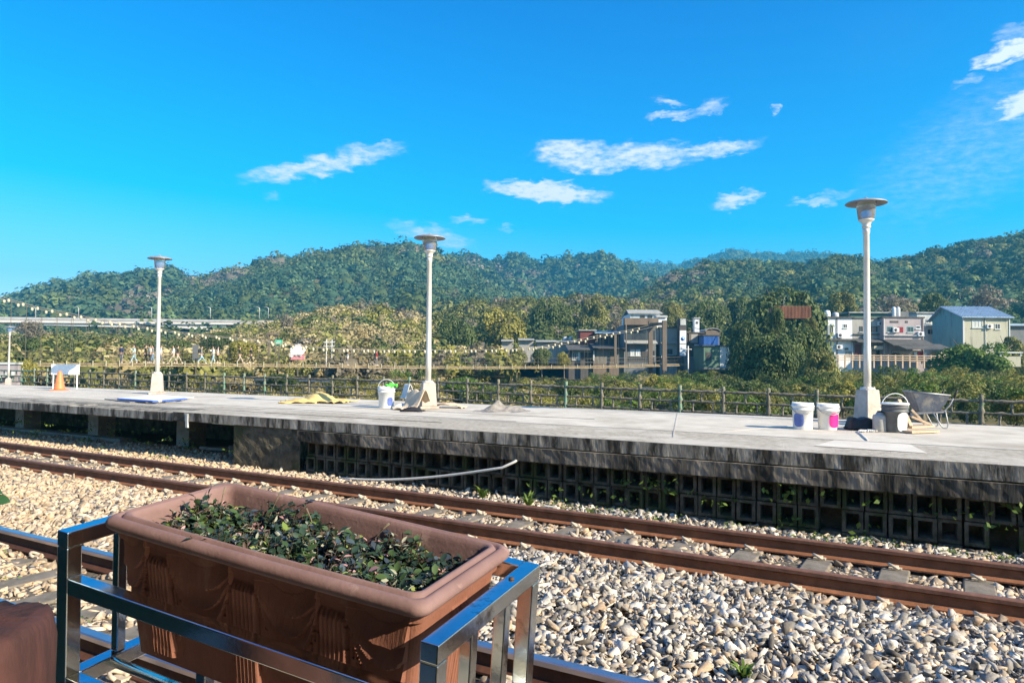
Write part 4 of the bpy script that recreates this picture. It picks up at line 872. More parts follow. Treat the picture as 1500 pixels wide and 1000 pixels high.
# low building with a ramp at the far left
lb = empty('ramp_wall', at(0, 545, 52), 0, 'pale low wall with sloping ramp at the left edge', 'wall')
b = MB(); b.box(-4, 1.25, 0, .3, -1.2, .55); b.build('wall', 'h_mauve', lb); b = MB(); b.box(-4.1, 1.35, -.08, .38, .55, .70); b.build('coping', 'h_pale', lb)
b = MB(); b.add([(-4,-.5,-1.3),(1.2,-.5,-.2),(1.2,-.1,-.2),(-4,-.1,-1.3),(-4,-.5,-1.05),(1.2,-.5,.05),(1.2,-.1,.05),(-4,-.1,-1.05)], [(0,1,5,4),(1,2,6,5),(2,3,7,6),(3,0,4,7),(4,5,6,7),(3,2,1,0)]); b.build('handrail', 'h_pale', lb)

# ------------------------------------------------------------------ suspension bridge
def Bp(px, z=None, off=0.0):       # point on the bridge axis seen at column px
    A, C = Vector((-35.7, 69, 0)), Vector((22.4, 108, 0)); k = (px-750)/FPX; d = C-A
    s = (k*A.y - A.x)/(d.x - k*d.y); p = A + d*s; n = Vector((d.y, -d.x, 0)).normalized(); return p + n*off
DECKY = ([-40, 0, 60, 190, 370, 570, 700, 860, 960, 1010], [531, 531, 531.5, 531.5, 532.5, 535.5, 536.5, 536, 533.5, 532])
def deck_z(px): p = Bp(px); return CZ + (531.4+.007*(px-750) - np.interp(px, *DECKY))/FPX*p.y
def bridge_pt(px, dz=0, off=0): p = Bp(px, off=off); return Vector((p.x, p.y, deck_z(px)+dz))
brd = empty('suspension_bridge', bridge_pt(570), 0, 'long narrow suspension footbridge with timber deck and netted handrails over the river', 'bridge')
bo = brd.location.copy()
def loc(p): return p - bo
def strip(pa, pb_, n, fn): return [fn(pa + (pb_-pa)*i/n) for i in range(n+1)]
pxs = np.linspace(-60, 1000, 90)
def ribbon(z0, z1, o0, o1, mname, nm):
    b = MB(); vs = []; fs = []
    for px in pxs:
        for (oo, zz) in ((o0,z0),(o1,z0),(o1,z1),(o0,z1)): vs.append(loc(bridge_pt(px, zz, oo)))
    for i in range(len(pxs)-1):
        for j in range(4): k = (j+1)%4; fs.append((4*i+j, 4*i+k, 4*i+4+k, 4*i+4+j))
    b.add(vs, fs); return b.build(nm, mname, brd)
ribbon(-.10, 0, -1.0, 1.0, 'bridge_wood', 'deck'); ribbon(-.30, -.18, 1.02, 1.12, 'bridge_wood', 'stringer'); ribbon(-.30, -.18, -1.12, -1.02, 'bridge_wood', 'stringer')
for side in (-1.05, 1.05):
    for h in (.5, 1.0):
        b = MB(); b.tube([loc(bridge_pt(px, h, side)) for px in pxs], .015, 5); b.build('handrail_cable', 'bridge_steel', brd)
# net of thin wires on both sides
for side in (-1.05, 1.05):
    b = MB()
    for px in np.arange(-50, 1000, 5.1):
        a, c = loc(bridge_pt(px, 0, side)), loc(bridge_pt(px, 1.05, side)); b.bar(a, c, .010, .010)
    o = b.build('wire_net', 'bridge_steel', brd); o['kind'] = 'stuff'
MAINY = ([-40, 0, 50, 90, 130, 165, 200, 235, 262, 283, 302, 337, 355, 375, 392, 420, 460, 500, 560, 650, 720, 760, 800, 850, 900, 930, 963], [428, 436, 450, 458, 466, 472, 478, 483, 487, 489, 491.5, 494.5, 497, 498, 500, 504, 508.5, 511, 512.5, 512.5, 512, 511, 507, 498, 488, 483, 475])
def cable_pt(px, side): p = Bp(px, off=side); y = np.interp(px, *MAINY); return Vector((p.x, p.y, CZ + (531.4+.007*(px-750)-y)/FPX*Bp(px).y))
for side in (-1.35, 1.35):
    b = MB(); b.tube([loc(cable_pt(px, side)) for px in np.linspace(-60, 966, 120)], .028, 6); b.build('main_cable', 'cable', brd)
for px in np.arange(-30, 960, 22.5):
    for side in (-1.2, 1.2):
        b = MB(); top = cable_pt(px, side*1.1); bt = bridge_pt(px, -.3, side)
        b.bar(loc(bt), loc(top), .02, .02); b.build('hanger', 'bridge_steel', brd)
for px in np.arange(40, 960, 19): MB().bar(loc(bridge_pt(px, -.32, 1.15)), loc(bridge_pt(px, .22, 1.2)), .06, .06).build('deck_bracket', 'lantern', brd)
for off in (-1.4, 1.4):
    b = MB(); p = bridge_pt(963, 0, off); top = cable_pt(963, off).z; b.box(-.3,.3,-.3,.3,-3,top-p.z+.5); b.build('tower_leg', 'h_brown', brd, loc=loc(p))
b = MB(); p = bridge_pt(963, 0, 0); b.box(-.25,.25,-1.5,1.5,cable_pt(963,0).z-p.z-.2,cable_pt(963,0).z-p.z+.25); o = b.build('tower_beam', 'h_brown', brd, loc=loc(p)); o.rotation_euler = (0,0,math.radians(34))
# lanterns
ln = empty('lantern', (0,0,0), 0, 'small pale paper lantern hanging in the rows along the main cables of the footbridge', 'lantern', 'lanterns along the bridge cables')
b = MB(); b.lathe([(.09,-.42),(.14,-.38),(.17,-.15),(.12,-.06)], 8); b.build('shade', 'lantern', ln); b = MB(); b.lathe([(.12,-.06),(.04,0),(.02,.04)], 8); b.build('cap', 'lantern_cap', ln)
first = True
lpx = list(np.arange(4, 160, 21)) + list(np.arange(165, 400, 20)) + list(np.arange(405, 760, 15)) + list(np.arange(765, 955, 9.5))
for side in (-1.35, 1.35):
    for px in lpx:
        px = px + (7 if side > 0 else 0)
        if side > 0 and (px > 420) and int(px) % 2: continue
        q = ln if first else copy_tree(ln); first = False; p = cable_pt(px, side); s = .70 if px < 400 else .85
        row = 'nearer' if side > 0 else 'farther'; part_ = 'left, rising end' if px < 165 else 'gently falling left part' if px < 405 else 'low middle part' if px < 765 else 'right end, climbing to the tower,'
        q['label'] = 'small pale lantern on the ' + part_ + ' of the ' + row + ' bridge cable'; q['group'] = 'lanterns on the ' + part_.strip(',') + ' of the ' + row + ' bridge cable'
        q.location = p; q.scale = (s,s,s); q.rotation_euler = (0,0,random.random()*3)

# ------------------------------------------------------------------ people
def skin_mesh(name, nodes, edges, m, parent, sub=1):
    me = bpy.data.meshes.new(name); me.from_pydata([n[0] for n in nodes], edges, []); o = bpy.data.objects.new(name, me); COL.objects.link(o); o.parent = parent
    sk = o.modifiers.new('skin', 'SKIN'); sk.use_smooth_shade = True
    for i, v in enumerate(me.skin_vertices[0].data): r = nodes[i][1]; v.radius = r if isinstance(r, tuple) else (r, r); v.use_root = (i == 0)
    sb = o.modifiers.new('sub', 'SUBSURF'); sb.levels = sub; sb.render_levels = sub; me.materials.append(M[m]); return o
for n, c in (('skin', (.48,.30,.22)), ('hair', (.02,.015,.012)), ('c_navy', (.03,.04,.08)), ('c_white', (.72,.72,.70)), ('c_cream', (.62,.56,.46)), ('c_black', (.02,.02,.022)), ('c_mint', (.45,.62,.60)), ('c_jean', (.13,.24,.38)), ('c_ljean', (.32,.48,.58)), ('c_khaki', (.42,.36,.28)), ('c_red', (.50,.04,.05)), ('c_pink', (.62,.45,.42)), ('c_grey', (.18,.18,.19)), ('c_shoe', (.65,.63,.60))):
    M[n] = mat(n, c, tuple(x*1.25 for x in c), 6, .8)
def person(loc_, rz, top, trou, label, stride=.3, armL=(.12,-.25), armR=(-.12,-.25), h=1.66, hair='hair', bag=None, shoes='c_shoe', raise_arm=False, lean=0.0):
    root = empty('person', loc_, rz, label, 'person'); s = h/1.70; root.scale = (s,s,s)      # faces local +x
    f = stride; hip = .90 - abs(f)*.10
    Lk, La, Lt = (f*.50, .09, .50), (f*.95, .10, .08), (f*.95+.14, .10, .035)
    Rk, Ra, Rt = (-f*.15, -.09, .48), (-f*.85, -.10, .12 if f > .15 else .08), (-f*.85+.12, -.10, .035)
    sh = 1.38
    aL = [(.0+lean, .19, sh), (armL[0]*.6+lean, .24, 1.12), (armL[0]*1.6+lean+.05, .22, .90)]; aR = [(.0+lean, -.19, sh), (armR[0]*.6+lean, -.24, 1.12), (armR[0]*1.6+lean+.05, -.22, .90)]
    if raise_arm: aR = [(.0+lean, -.19, sh), (.18+lean, -.24, 1.22), (.38+lean, -.15, 1.42)]
    body = [((0,0,hip),(.11,.13)), ((lean*.5,0,1.12),(.10,.12)), ((lean,0,1.34),(.10,.15)), ((lean,0,1.46),.052), ((lean+.02,0,1.53),(.075,.07)), ((lean+.025,0,1.63),(.088,.078)), ((lean+.01,0,1.70),(.06,.055)),
            (aL[0],.055),(aL[1],.042),(aL[2],.030),(tuple(np.add(aL[2],(.05,0,-.07))),.034), (aR[0],.055),(aR[1],.042),(aR[2],.030),(tuple(np.add(aR[2],(.05,0,-.07 if not raise_arm else .06))),.034),
            ((0,.09,hip-.05),.085),(Lk,.056),(La,.040),(Lt,.035), ((0,-.09,hip-.05),.085),(Rk,.056),(Ra,.040),(Rt,.035), ((lean+.115,0,1.62),.018)]
    skin_mesh('body', body, [(0,1),(1,2),(2,3),(3,4),(4,5),(5,6),(2,7),(7,8),(8,9),(9,10),(2,11),(11,12),(12,13),(13,14),(0,15),(15,16),(16,17),(17,18),(0,19),(19,20),(20,21),(21,22),(5,23)], 'skin', root)
    jk = [((0,0,hip+.02),(.135,.165)), ((lean*.5,0,1.12),(.125,.15)), ((lean,0,1.36),(.12,.17)), (aL[0],.075),(aL[1],.062),(tuple(np.array(aL[1])*.25+np.array(aL[2])*.75),.050),(aR[0],.075),(aR[1],.062),(tuple(np.array(aR[1])*.25+np.array(aR[2])*.75),.050), ((lean-.01,0,1.44),.06)]
    skin_mesh('jacket', jk, [(0,1),(1,2),(2,3),(3,4),(4,5),(2,6),(6,7),(7,8),(2,9)], top, root)
    tr = [((0,0,hip),(.12,.14)), ((0,.09,hip-.10),.098), (Lk,.070), ((La[0],La[1],.14),.056), ((0,-.09,hip-.10),.098), (Rk,.070), ((Ra[0],Ra[1],.17),.056)]
    skin_mesh('trousers', tr, [(0,1),(1,2),(2,3),(0,4),(4,5),(5,6)], trou, root)
    for (a, t_) in ((La, Lt), (Ra, Rt)): skin_mesh('shoe', [((a[0]-.02,a[1],.05),.05), ((t_[0]+.03,t_[1],.04),.042)], [(0,1)], shoes, root)
    skin_mesh('hair', [((lean-.01,0,1.67),(.095,.088)), ((lean-.03,0,1.72),(.06,.06)), ((lean-.055,0,1.60),(.055,.07))], [(1,0),(0,2)], hair, root)
    if bag: b = MB(); b.box(lean-.30,lean-.12,-.14,.14,1.0,1.42); b.build('backpack', bag, root, bevel=.04)
    return root
bd = math.atan2(39, 58.1)     # along the bridge, to the right
R_, L_ = bd, bd + PI
PEOPLE = [(178,.0,'c_navy','c_grey','person in a dark navy coat standing at the far left of the bridge walkers',R_+.9,.08,{}),
 (197,.1,'c_mint','c_ljean','person in pale mint top and light jeans reading a phone on the bridge',L_,.32,dict(raise_arm=True)),
 (214,-.3,'c_black','c_black','person in black just left of the one in the cream coat',R_,.2,{}),
 (219,.4,'c_cream','c_black','person in a cream coat left of the left lamp post',R_+.4,.15,{}),
 (225,-.4,'c_grey','c_jean','person in grey half hidden behind the left lamp post',L_,.2,{}),
 (235.5,.2,'c_white','c_grey','person in a white jacket just right of the left lamp post',R_,.2,{}),
 (254,.2,'c_white','c_khaki','person in a white top and khaki trousers in long stride',L_,.45,{}),
 (261,-.2,'c_black','c_khaki','person in a black top and pale trousers following the one in white',L_+PI,.42,{}),
 (295,.1,'c_grey','c_ljean','person in a dark jacket and light jeans striding past the dark board',R_,.42,dict(bag='c_black')),
 (312,.3,'c_white','c_ljean','person in white with a raised arm and blue jeans',L_,.2,dict(raise_arm=True)),
 (320,-.2,'c_pink','c_black','person in a pale pink coat beside the one with a raised arm',R_,.15,{}),
 (351,.1,'c_black','c_khaki','person in a black jacket and khaki trousers walking alone',R_,.38,{}),
 (368,.1,'c_black','c_black','person all in black with white shoes, rightmost of the left group',L_,.36,dict(raise_arm=True)),
 (509,.1,'c_white','c_grey','person in white leaning low at the bridge rail in the middle of the span',R_,.1,dict(h=1.35)),
 (551,.1,'c_red','c_grey','person in a red jacket with a black backpack in the middle of the span',R_,.15,dict(bag='c_black')),
 (970.5,.1,'c_white','c_white','person in pale clothes at the right end of the bridge',R_-1.5,.15,{})]
for (px, off, a, c, lab, rz, st, kw) in PEOPLE: person(bridge_pt(px, .0, off), rz, a, c, lab, stride=st, **kw)
def board(px0, px1, py0, py1, dep, m, label, name='signboard', post=None, cat='sign', pm='bridge_steel'):
    a, c = at(px0, py1, dep), at(px1, py0, dep); r = empty(name, ((a.x+c.x)/2, dep, a.z), 0, label, cat); w = (c.x-a.x)/2; h = c.z-a.z
    b = MB(); b.box(-w, w, -.06, .06, 0, h); b.build('panel', m, r)
    if post: b = MB(); b.box(-.06,.06,.065,.18,-post,h*.8); b.build('post', pm, r)
    return r, w, h
board(282, 291, 505, 528, 77, 'h_slate', 'dark upright board among the walkers on the bridge', 'notice_board', 1.5)
r, w, h = board(403, 413.5, 497.5, 504.5, 80, 'sign_green', 'green sign on a pole right of the walkers', post=4)
b = MB(); b.box(-w*.7, w*.7, -.075, -.061, h*.30, h*.42); b.box(-w*.5, w*.6, -.075, -.061, h*.6, h*.7); b.build('lettering', 'sign_white', r)
r, w, h = board(426, 446, 513, 527, 90, 'flower_pink', 'pink and white flower-shaped photo board beyond the bridge', 'flower_board', 2)
for i, (fx, fz, fr) in enumerate(((-.6,1.0,.55),(.1,1.25,.6),(.75,1.05,.5),(-.2,.75,.5),(.45,.7,.45),(-.85,.5,.35))):
    b = MB(); Mx = Matrix.Translation((fx*w, -.12-.02*i, fz*h)) @ Matrix.Rotation(PI/2,4,'X')
    pr = []
    vs = [(0,0,0)]; fs = []; n = 30
    for k in range(n): a = 2*PI*k/n; rr_ = fr*w*(.8+.2*abs(math.cos(2.5*a))); vs.append((rr_*math.cos(a), rr_*math.sin(a), 0))
    for k in range(n): fs.append((0, 1+k, 1+(k+1)%n))
    b.add(vs, fs, Mx); o = b.build('petals', 'flower_white', r); sm = o.modifiers.new('s','SOLIDIFY'); sm.thickness = .04
gt = empty('timber_gate', at(399, 510, 95), 0, 'small brown timber gateway left of the green sign', 'gate'); b = MB(); b.box(-.5,-.35,-.1,.1,-1.5,1.7); b.box(.35,.5,-.1,.1,-1.5,1.7); b.build('gate_post', 'h_brown', gt); b = MB(); b.box(-.7,.7,-.3,.3,1.705,1.95); b.build('roof', 'h_brown', gt)
for (px, lab) in ((478, 'left white cross-armed pole behind the bridge'), (486, 'right white cross-armed pole behind the bridge')):
    r = empty('cross_pole', at(px, 532, 92), 0, lab, 'pole'); b = MB(); b.box(-.04,.04,-.04,.04,-.5,3.0); b.build('pole', 'sign_white', r)
    for z in (2.1, 2.6): b = MB(); b.box(-.38,.38,-.075,-.041,z,z+.07); b.build('cross_arm', 'sign_white', r)

# ------------------------------------------------------------------ road viaduct
va = empty('viaduct', at(100, 470, 285), 0, 'pale concrete road viaduct on haunched girders at the far left', 'viaduct'); vo = va.location.copy()
def vp(px, y, off=0): p = at(px, y, 285 + off); return p - vo
def vbeam(px0, px1, y0a, y1a, y0b, y1b, d0, d1, m, nm, n=1):
    vs = []; 
    for px, ya, yb in ((px0,y0a,y1a),(px1,y0b,y1b)):
        for dd, yy in ((d0,ya),(d1,ya),(d1,yb),(d0,yb)): q = vp(px, yy, 0); vs.append(Vector((q.x, dd, q.z)))
    b = MB(); b.add(vs, [(0,1,2,3),(4,7,6,5),(0,4,5,1),(1,5,6,2),(2,6,7,3),(3,7,4,0)]); return b.build(nm, m, va)
vbeam(-260, 405, 460.5, 464.5, 469.5, 472.5, -.2, .15, 'viaduct_rail', 'parapet'); vbeam(-260, 405, 464.6, 469.5, 472.6, 476, 0, 12, 'viaduct', 'deck')
vbeam(-260, 60, 469.6, 471, 470.8, 473, .8, 10, 'viaduct', 'girder'); vbeam(62, 200, 471, 476, 473.2, 479.5, .8, 10, 'viaduct', 'girder'); vbeam(202, 330, 473.2, 475, 475, 486, .8, 10, 'viaduct', 'girder')
for px in (10, 200, 330): 
    p = vp(px, 476); b = MB(); b.box(p.x-1.3, p.x+1.3, 3, 8, -16, p.z+.2); b.build('pier', 'viaduct', va)
for px, lab in ((52,'leftmost'),(115,'second from the left'),(222,'third from the left, close to the left lamp'),(308,'fourth from the left'),(380,'second from the right'),(393,'rightmost')):
    r = empty('street_lamp', at(px, 466, 286.5), 0, 'thin road lamp on the far viaduct, ' + lab, 'street lamp', 'road lamps on the viaduct')
    b = MB(); b.tube([(0,0,0),(0,0,3.6),(-.2,0,4.1),(-1.1,0,4.4)], .11, 6); b.build('pole', 'lamp_steel', r); b = MB(); b.box(-1.6,-.8,-.15,.15,4.3,4.45); b.build('lamp_head', 'frost', r)

# ------------------------------------------------------------------ houses
class House:
    def __init__(s, px0, px1, ytop, ybase, dep, depth, label, name='house', cat='house', drop=2.5):
        a, c = at(px0, ybase, dep), at(px1, ytop, dep); s.x0, s.x1, s.z0, s.z1, s.y, s.dp = a.x, c.x, a.z, c.z, dep, depth
        s.px0, s.px1, s.yt, s.yb = px0, px1, ytop, ybase; s.k = dep/FPX
        s.r = empty(name, ((s.x0+s.x1)/2, dep, s.z0), 0, label, cat); s.w = (s.x1-s.x0); s.h = s.z1-s.z0; s.drop = drop
    def X(s, px): return (px-s.px0)/(s.px1-s.px0)*s.w - s.w/2
    def Z(s, py): return (s.yb-py)/(s.yb-s.yt)*s.h
    def wall(s, m='h_grey', y0=None, y1=None, out=0.0, nm='wall'):
        z1 = s.Z(y0) if y0 else s.h; z0 = s.Z(y1) if y1 else -s.drop
        b = MB(); b.box(-s.w/2, s.w/2, -out, s.dp, z0, z1); b.build(nm, m, s.r)
    def block(s, px0, px1, y0, y1, d0, d1, m, nm, parent=None):
        b = MB(); b.box(s.X(px0), s.X(px1), d0, d1, s.Z(y1), s.Z(y0)); return b.build(nm, m, parent or s.r)
    def window(s, px0, px1, y0, y1, fm='h_pale', gm='glass_dark', out=0.0, nm='window', mull=1):
        xa, xb, za, zb = s.X(px0), s.X(px1), s.Z(y1), s.Z(y0); t = .07
        b = MB(); b.box(xa, xa+t, -.05-out, .1-out, za, zb); b.box(xb-t, xb, -.05-out, .1-out, za, zb); b.box(xa+t, xb-t, -.05-out, .1-out, za, za+t); b.box(xa+t, xb-t, -.05-out, .1-out, zb-t, zb)
        for i in range(mull): xm = xa+(xb-xa)*(i+1)/(mull+1); b.box(xm-.025, xm+.025, -.045-out, .08-out, za+t, zb-t)
        o = b.build(nm, fm, s.r); g = MB(); g.box(xa+t, xb-t, -.012-out, .05-out, za+t, zb-t); g.build('pane', gm, o)
        q = MB(); q.box(xa-.06, xb+.06, -.14-out, .02-out, za-.09, za); q.build('sill', 'h_pale', o); return o
    def flat_roof(s, m='roof_dark', over=.25, th=.18):
        b = MB(); b.box(-s.w/2-over, s.w/2+over, -over, s.dp+over, s.h, s.h+th); return b.build('roof', m, s.r)
    def pent(s, px0, px1, y0, y1, out, m, nm='awning', din=0.0):   # sloping roof leaning out towards the viewer
        xa, xb, zh, zl = s.X(px0), s.X(px1), s.Z(y0), s.Z(y1); t = .1
        b = MB(); b.add([(xa,-din,zh),(xb,-din,zh),(xb,-out,zl),(xa,-out,zl),(xa,-din,zh+t),(xb,-din,zh+t),(xb,-out,zl+t),(xa,-out,zl+t)], [(0,1,2,3),(7,6,5,4),(0,4,5,1),(1,5,6,2),(2,6,7,3),(3,7,4,0)]); return b.build(nm, m, s.r)
    def ribs(s, px0, px1, y0, y1, m, n, out=.03, nm='cladding'):
        b = MB(); xa, xb = s.X(px0), s.X(px1)
        for i in range(n): x = xa+(xb-xa)*(i+.5)/n; b.box(x-.04, x+.04, -out, .0, s.Z(y1), s.Z(y0))
        return b.build(nm, m, s.r)
    def tank(s, px0, px1, y0, y1, dd=1.5, m='water_tank'):
        xa, xb = s.X(px0), s.X(px1); r = (xb-xa)/2; zb, zt = s.Z(y1), s.Z(y0); Mx = Matrix.Translation(((xa+xb)/2, dd+r, 0))
        b = MB(); b.lathe([(r*.9,zb),(r,zb+.1),(r,zt-.3),(r*.8,zt-.08),(r*.2,zt)], 14, Mx); return b.build('water_tank', m, s.r)
FIT = []
# --- right-hand row
h = House(1213, 1248.5, 466, 528, 100, 8, 'white two-storey house with one small upper window and dark left wall'); h.wall('h_white'); h.flat_roof('roof_dark')
h.window(1235, 1241, 474.5, 480.5); h.window(1236, 1243, 508.5, 513, mull=0); h.window(1214.5, 1221, 477, 490, nm='window'); h.pent(1212, 1249, 497, 499, .8, 'roof_dark'); h.block(1214, 1222, 515, 528, -.03, .1, 'glass_dark', 'door'); h.block(1238, 1247, 514, 522, -.04, .1, 'h_grey', 'shutter')
h.tank(1214, 1223, 453.5, 465, 1, 'h_white'); h.tank(1235.5, 1245, 454.5, 465, 3); h.block(1210.5, 1213.2, 453, 466, 3, 5, 'h_dark', 'parapet')
FIT.append((h, [('ac',1230,491),('pd',1226,466),('ac',1228,508)]))
b = MB(); b.tube([(h.X(1248.2)-.03,-.08,-.5),(h.X(1248.2)-.03,-.08,h.h*.48)], .07, 6); b.build('downpipe', 'h_white', h.r)
h = House(1190, 1212.8, 466, 528, 102, 8, 'low dark house squeezed left of the white two-storey house'); h.wall('h_dark'); h.flat_roof('roof_dark', .4); h.block(1196, 1210, 469, 477, -.05, .05, 'h_slate', 'shutter')
h = House(1249.2, 1293, 467, 528, 100, 8, 'weathered grey house between the white one and the mauve one'); h.wall('h_grey'); h.flat_roof('roof_dark', .12); h.window(1275.5, 1285, 478, 486.5, 'h_dark'); h.window(1259, 1264, 478, 486, 'h_dark', mull=0)
h.block(1249.5, 1293, 489, 490, -.25, .0, 'roof_dark', 'ledge'); h.pent(1249, 1290, 497, 502, 1.6, 'roof_dark'); h.block(1252, 1262, 504, 521, -.06, .1, 'h_red', 'shutter'); h.block(1266, 1292, 506, 524, -.05, .1, 'glass_dark', 'shopfront')
FIT.append((h, [('ac',1268,493),('pp',1271,467),('ac',1289,474)]))
b = MB(); b.box(h.X(1273), h.X(1286), -1.4, -.6, h.Z(512), h.Z(507)); b.build('stall_goods', 'sack', h.r); h.block(1253.5, 1254.6, 456, 467, 2, 2.2, 'h_dark', 'aerial')
h = House(1293.6, 1353, 466, 528, 99, 9, 'mauve plastered house with three small teal and red openings and a big dark awning'); h.wall('h_mauve'); h.flat_roof('roof_dark', .12)
h.window(1300, 1308, 478.5, 486.5, 'w_frame'); h.window(1329, 1338, 478.5, 486.5, 'w_frame'); h.window(1341, 1348, 477, 481.5, 'h_white', mull=0); h.block(1315, 1323, 479, 487, -.05, .1, 'red_door', 'door'); h.block(1304, 1316, 470, 473, -.04, .1, 'h_dark', 'vent'); h.block(1326, 1330, 470, 473, -.04, .1, 'h_dark', 'vent')
h.block(1294, 1353, 491, 491.8, -.3, .0, 'h_pale', 'ledge'); h.pent(1293, 1353, 498, 507, 2.8, 'roof_dark'); h.pent(1300, 1366, 505, 512.5, 4.6, 'roof_dark', din=1.6)
h.block(1306, 1352, 513, 528, -.05, .1, 'glass_dark', 'shopfront')
h.tank(1314, 1319.8, 448.5, 463, 1.0); h.tank(1320.4, 1326, 448.5, 463, 1.0); h.block(1327.5, 1343, 455, 465.6, 2, 5, 'h_slate', 'roof_hut'); h.block(1311, 1329, 463, 465.6, .6, 4, 'h_grey', 'tank_stand')
for i, (px, m_) in enumerate(((1321,'sack_white'),(1326,'c_red'),(1330,'red_door'),(1334.5,'sack_white'))):
    o = h.block(px-1.7, px+1.7, 515.5, 523, -3.4, -3.3, m_, 'hanging_cloth')
FIT.append((h, [('ac',1311,483.5),('pp',1295,467),('pd',1351,467),('ac',1347,489)]))
h.block(1354, 1367, 514, 526, -3.2, -1.5, 'h_cream', 'annexe')
h = House(1344, 1381, 459, 526, 109, 8, 'pale narrow house set back behind the mauve one'); h.wall('h_pale'); h.flat_roof('roof_grey'); h.window(1356, 1364, 468, 473); h.window(1358, 1369, 482, 490); h.block(1354, 1381, 476, 479, -.6, 0, 'h_pale', 'balcony')
h = House(1246, 1310, 459, 500, 116, 7, 'long pale green roofed building behind the grey house'); h.wall('h_green'); h.flat_roof('roof_grey', .5)
bh = House(1412, 1478.5, 463.5, 520, 100, 7.4, 'big shed house with a blue metal roof and teal gable, at the right'); bh.wall('h_cream')
zr = bh.Z(451.5)+.4; ze = bh.h; xa, xb = -bh.w/2, bh.w/2
b = MB(); b.add([(xa,0,ze),(xa,bh.dp,ze),(xa,bh.dp*.62,zr),(xa-.04,0,ze),(xa-.04,bh.dp,ze),(xa-.04,bh.dp*.62,zr)], [(0,1,2),(5,4,3),(0,3,4,1),(1,4,5,2),(2,5,3,0)]); b.build('gable', 'h_teal', bh.r)
b = MB(); b.box(xa-.04, xa-.001, 0, bh.dp, -2, ze); b.build('side_wall', 'h_teal', bh.r)
for (ya, yb, za, zb) in ((-.5, bh.dp*.62, ze-.22, zr+.05), (bh.dp+.5, bh.dp*.62, ze-.3, zr+.05)):
    b = MB(); t = .12; b.add([(xa-.5,ya,za),(xb+.35,ya,za),(xb+.35,yb,zb),(xa-.5,yb,zb),(xa-.5,ya,za+t),(xb+.35,ya,za+t),(xb+.35,yb,zb+t),(xa-.5,yb,zb+t)], [(3,2,1,0),(4,5,6,7),(0,1,5,4),(1,2,6,5),(2,3,7,6),(3,0,4,7)])
    for i in range(18): x = xa-.5+(bh.w+.85)*(i+.5)/18; b.add([(x-.03,ya,za+t+.002),(x+.03,ya,za+t+.002),(x+.03,yb,zb+t+.002),(x-.03,yb,zb+t+.002),(x-.03,ya,za+t+.06),(x+.03,ya,za+t+.06),(x+.03,yb,zb+t+.06),(x-.03,yb,zb+t+.06)], [(4,5,6,7),(0,1,5,4),(1,2,6,5),(3,0,4,7)])
    b.build('roof', 'roof_blue', bh.r)
FIT.append((bh, [('ac',1448,478),('pp',1443,464)]))
bh.window(1424, 1439, 468.5, 480, mull=2, gm='h_pale'); bh.window(1457, 1465, 474, 482); bh.block(1410.8, 1412.6, 463.5, 520, -.08, .1, 'h_pale', 'corner_trim'); bh.block(1477.5, 1479, 463.5, 520, -.08, .1, 'h_pale', 'corner_trim')
h = House(1479, 1520, 477.5, 500, 106, 6, 'low building with a pale blue flat roof at the right edge'); h.wall('h_slate'); h.flat_roof('roof_blue', .6, .3)
h = House(1134.5, 1188, 450, 464, 90, 2, 'rusty corrugated iron shed half buried in the tree tops', 'shed', 'shed', drop=.15); h.wall('rust_sheet'); h.ribs(1134.5, 1188, 448, 466, 'rust_sheet', 26, .07)
def fit_out(h, items):
    for kind, px, py in items:
        if kind == 'ac':
            x, z = h.X(px), h.Z(py); b = MB(); b.box(x-.38, x+.38, -.42, -.012, z-.28, z+.28); o = b.build('air_conditioner', 'h_white', h.r)
            b = MB(); b.lathe([(.2,-.01),(.2,.012)], 14, Matrix.Translation((x-.08,-.432,z)) @ Matrix.Rotation(PI/2,4,'X')); b.build('fan_grille', 'h_dark', o)
        else:
            x = h.X(px); b = MB(); b.tube([(x,-.09,-.3),(x,-.09,h.Z(py))], .05, 6); b.build('downpipe', 'h_pale' if kind == 'pp' else 'h_dark', h.r)
for h_, it in FIT: fit_out(h_, it)
# timber fence in front of the right-hand houses
vf = empty('timber_fence', at(1300, 532, 92), 0, 'low grey timber fence running in front of the right-hand houses', 'fence'); kx = 92/FPX; prm = None
for i, px in enumerate(np.arange(1196, 1400, 10.5)):
    b = MB(); b.box(-.08,.08,-.08,.08,-.6,1.05); b.build('post', 'timber', vf, loc=((px-1300)*kx, 0, 0))
for z in (.35,.62,.9): b = MB(); b.box((1192-1300)*kx, (1402-1300)*kx, -.13, -.085, z, z+.1); b.build('rail', 'timber', vf)
sw = empty('stone_parapet', at(1481, 529, 82), 0, 'short pale stone parapet at the right edge above the shrubs', 'wall'); b = MB(); b.box(-1.1,1.1,0,.4,-.6,.55); b.build('wall', 'h_cream', sw); b = MB(); b.box(-1.3,1.3,-.1,.5,.9,1.05); b.box(-1.2,-1.05,0,.2,.55,.9); b.box(1.05,1.2,0,.2,.55,.9); b.build('rail', 'h_pale', sw)
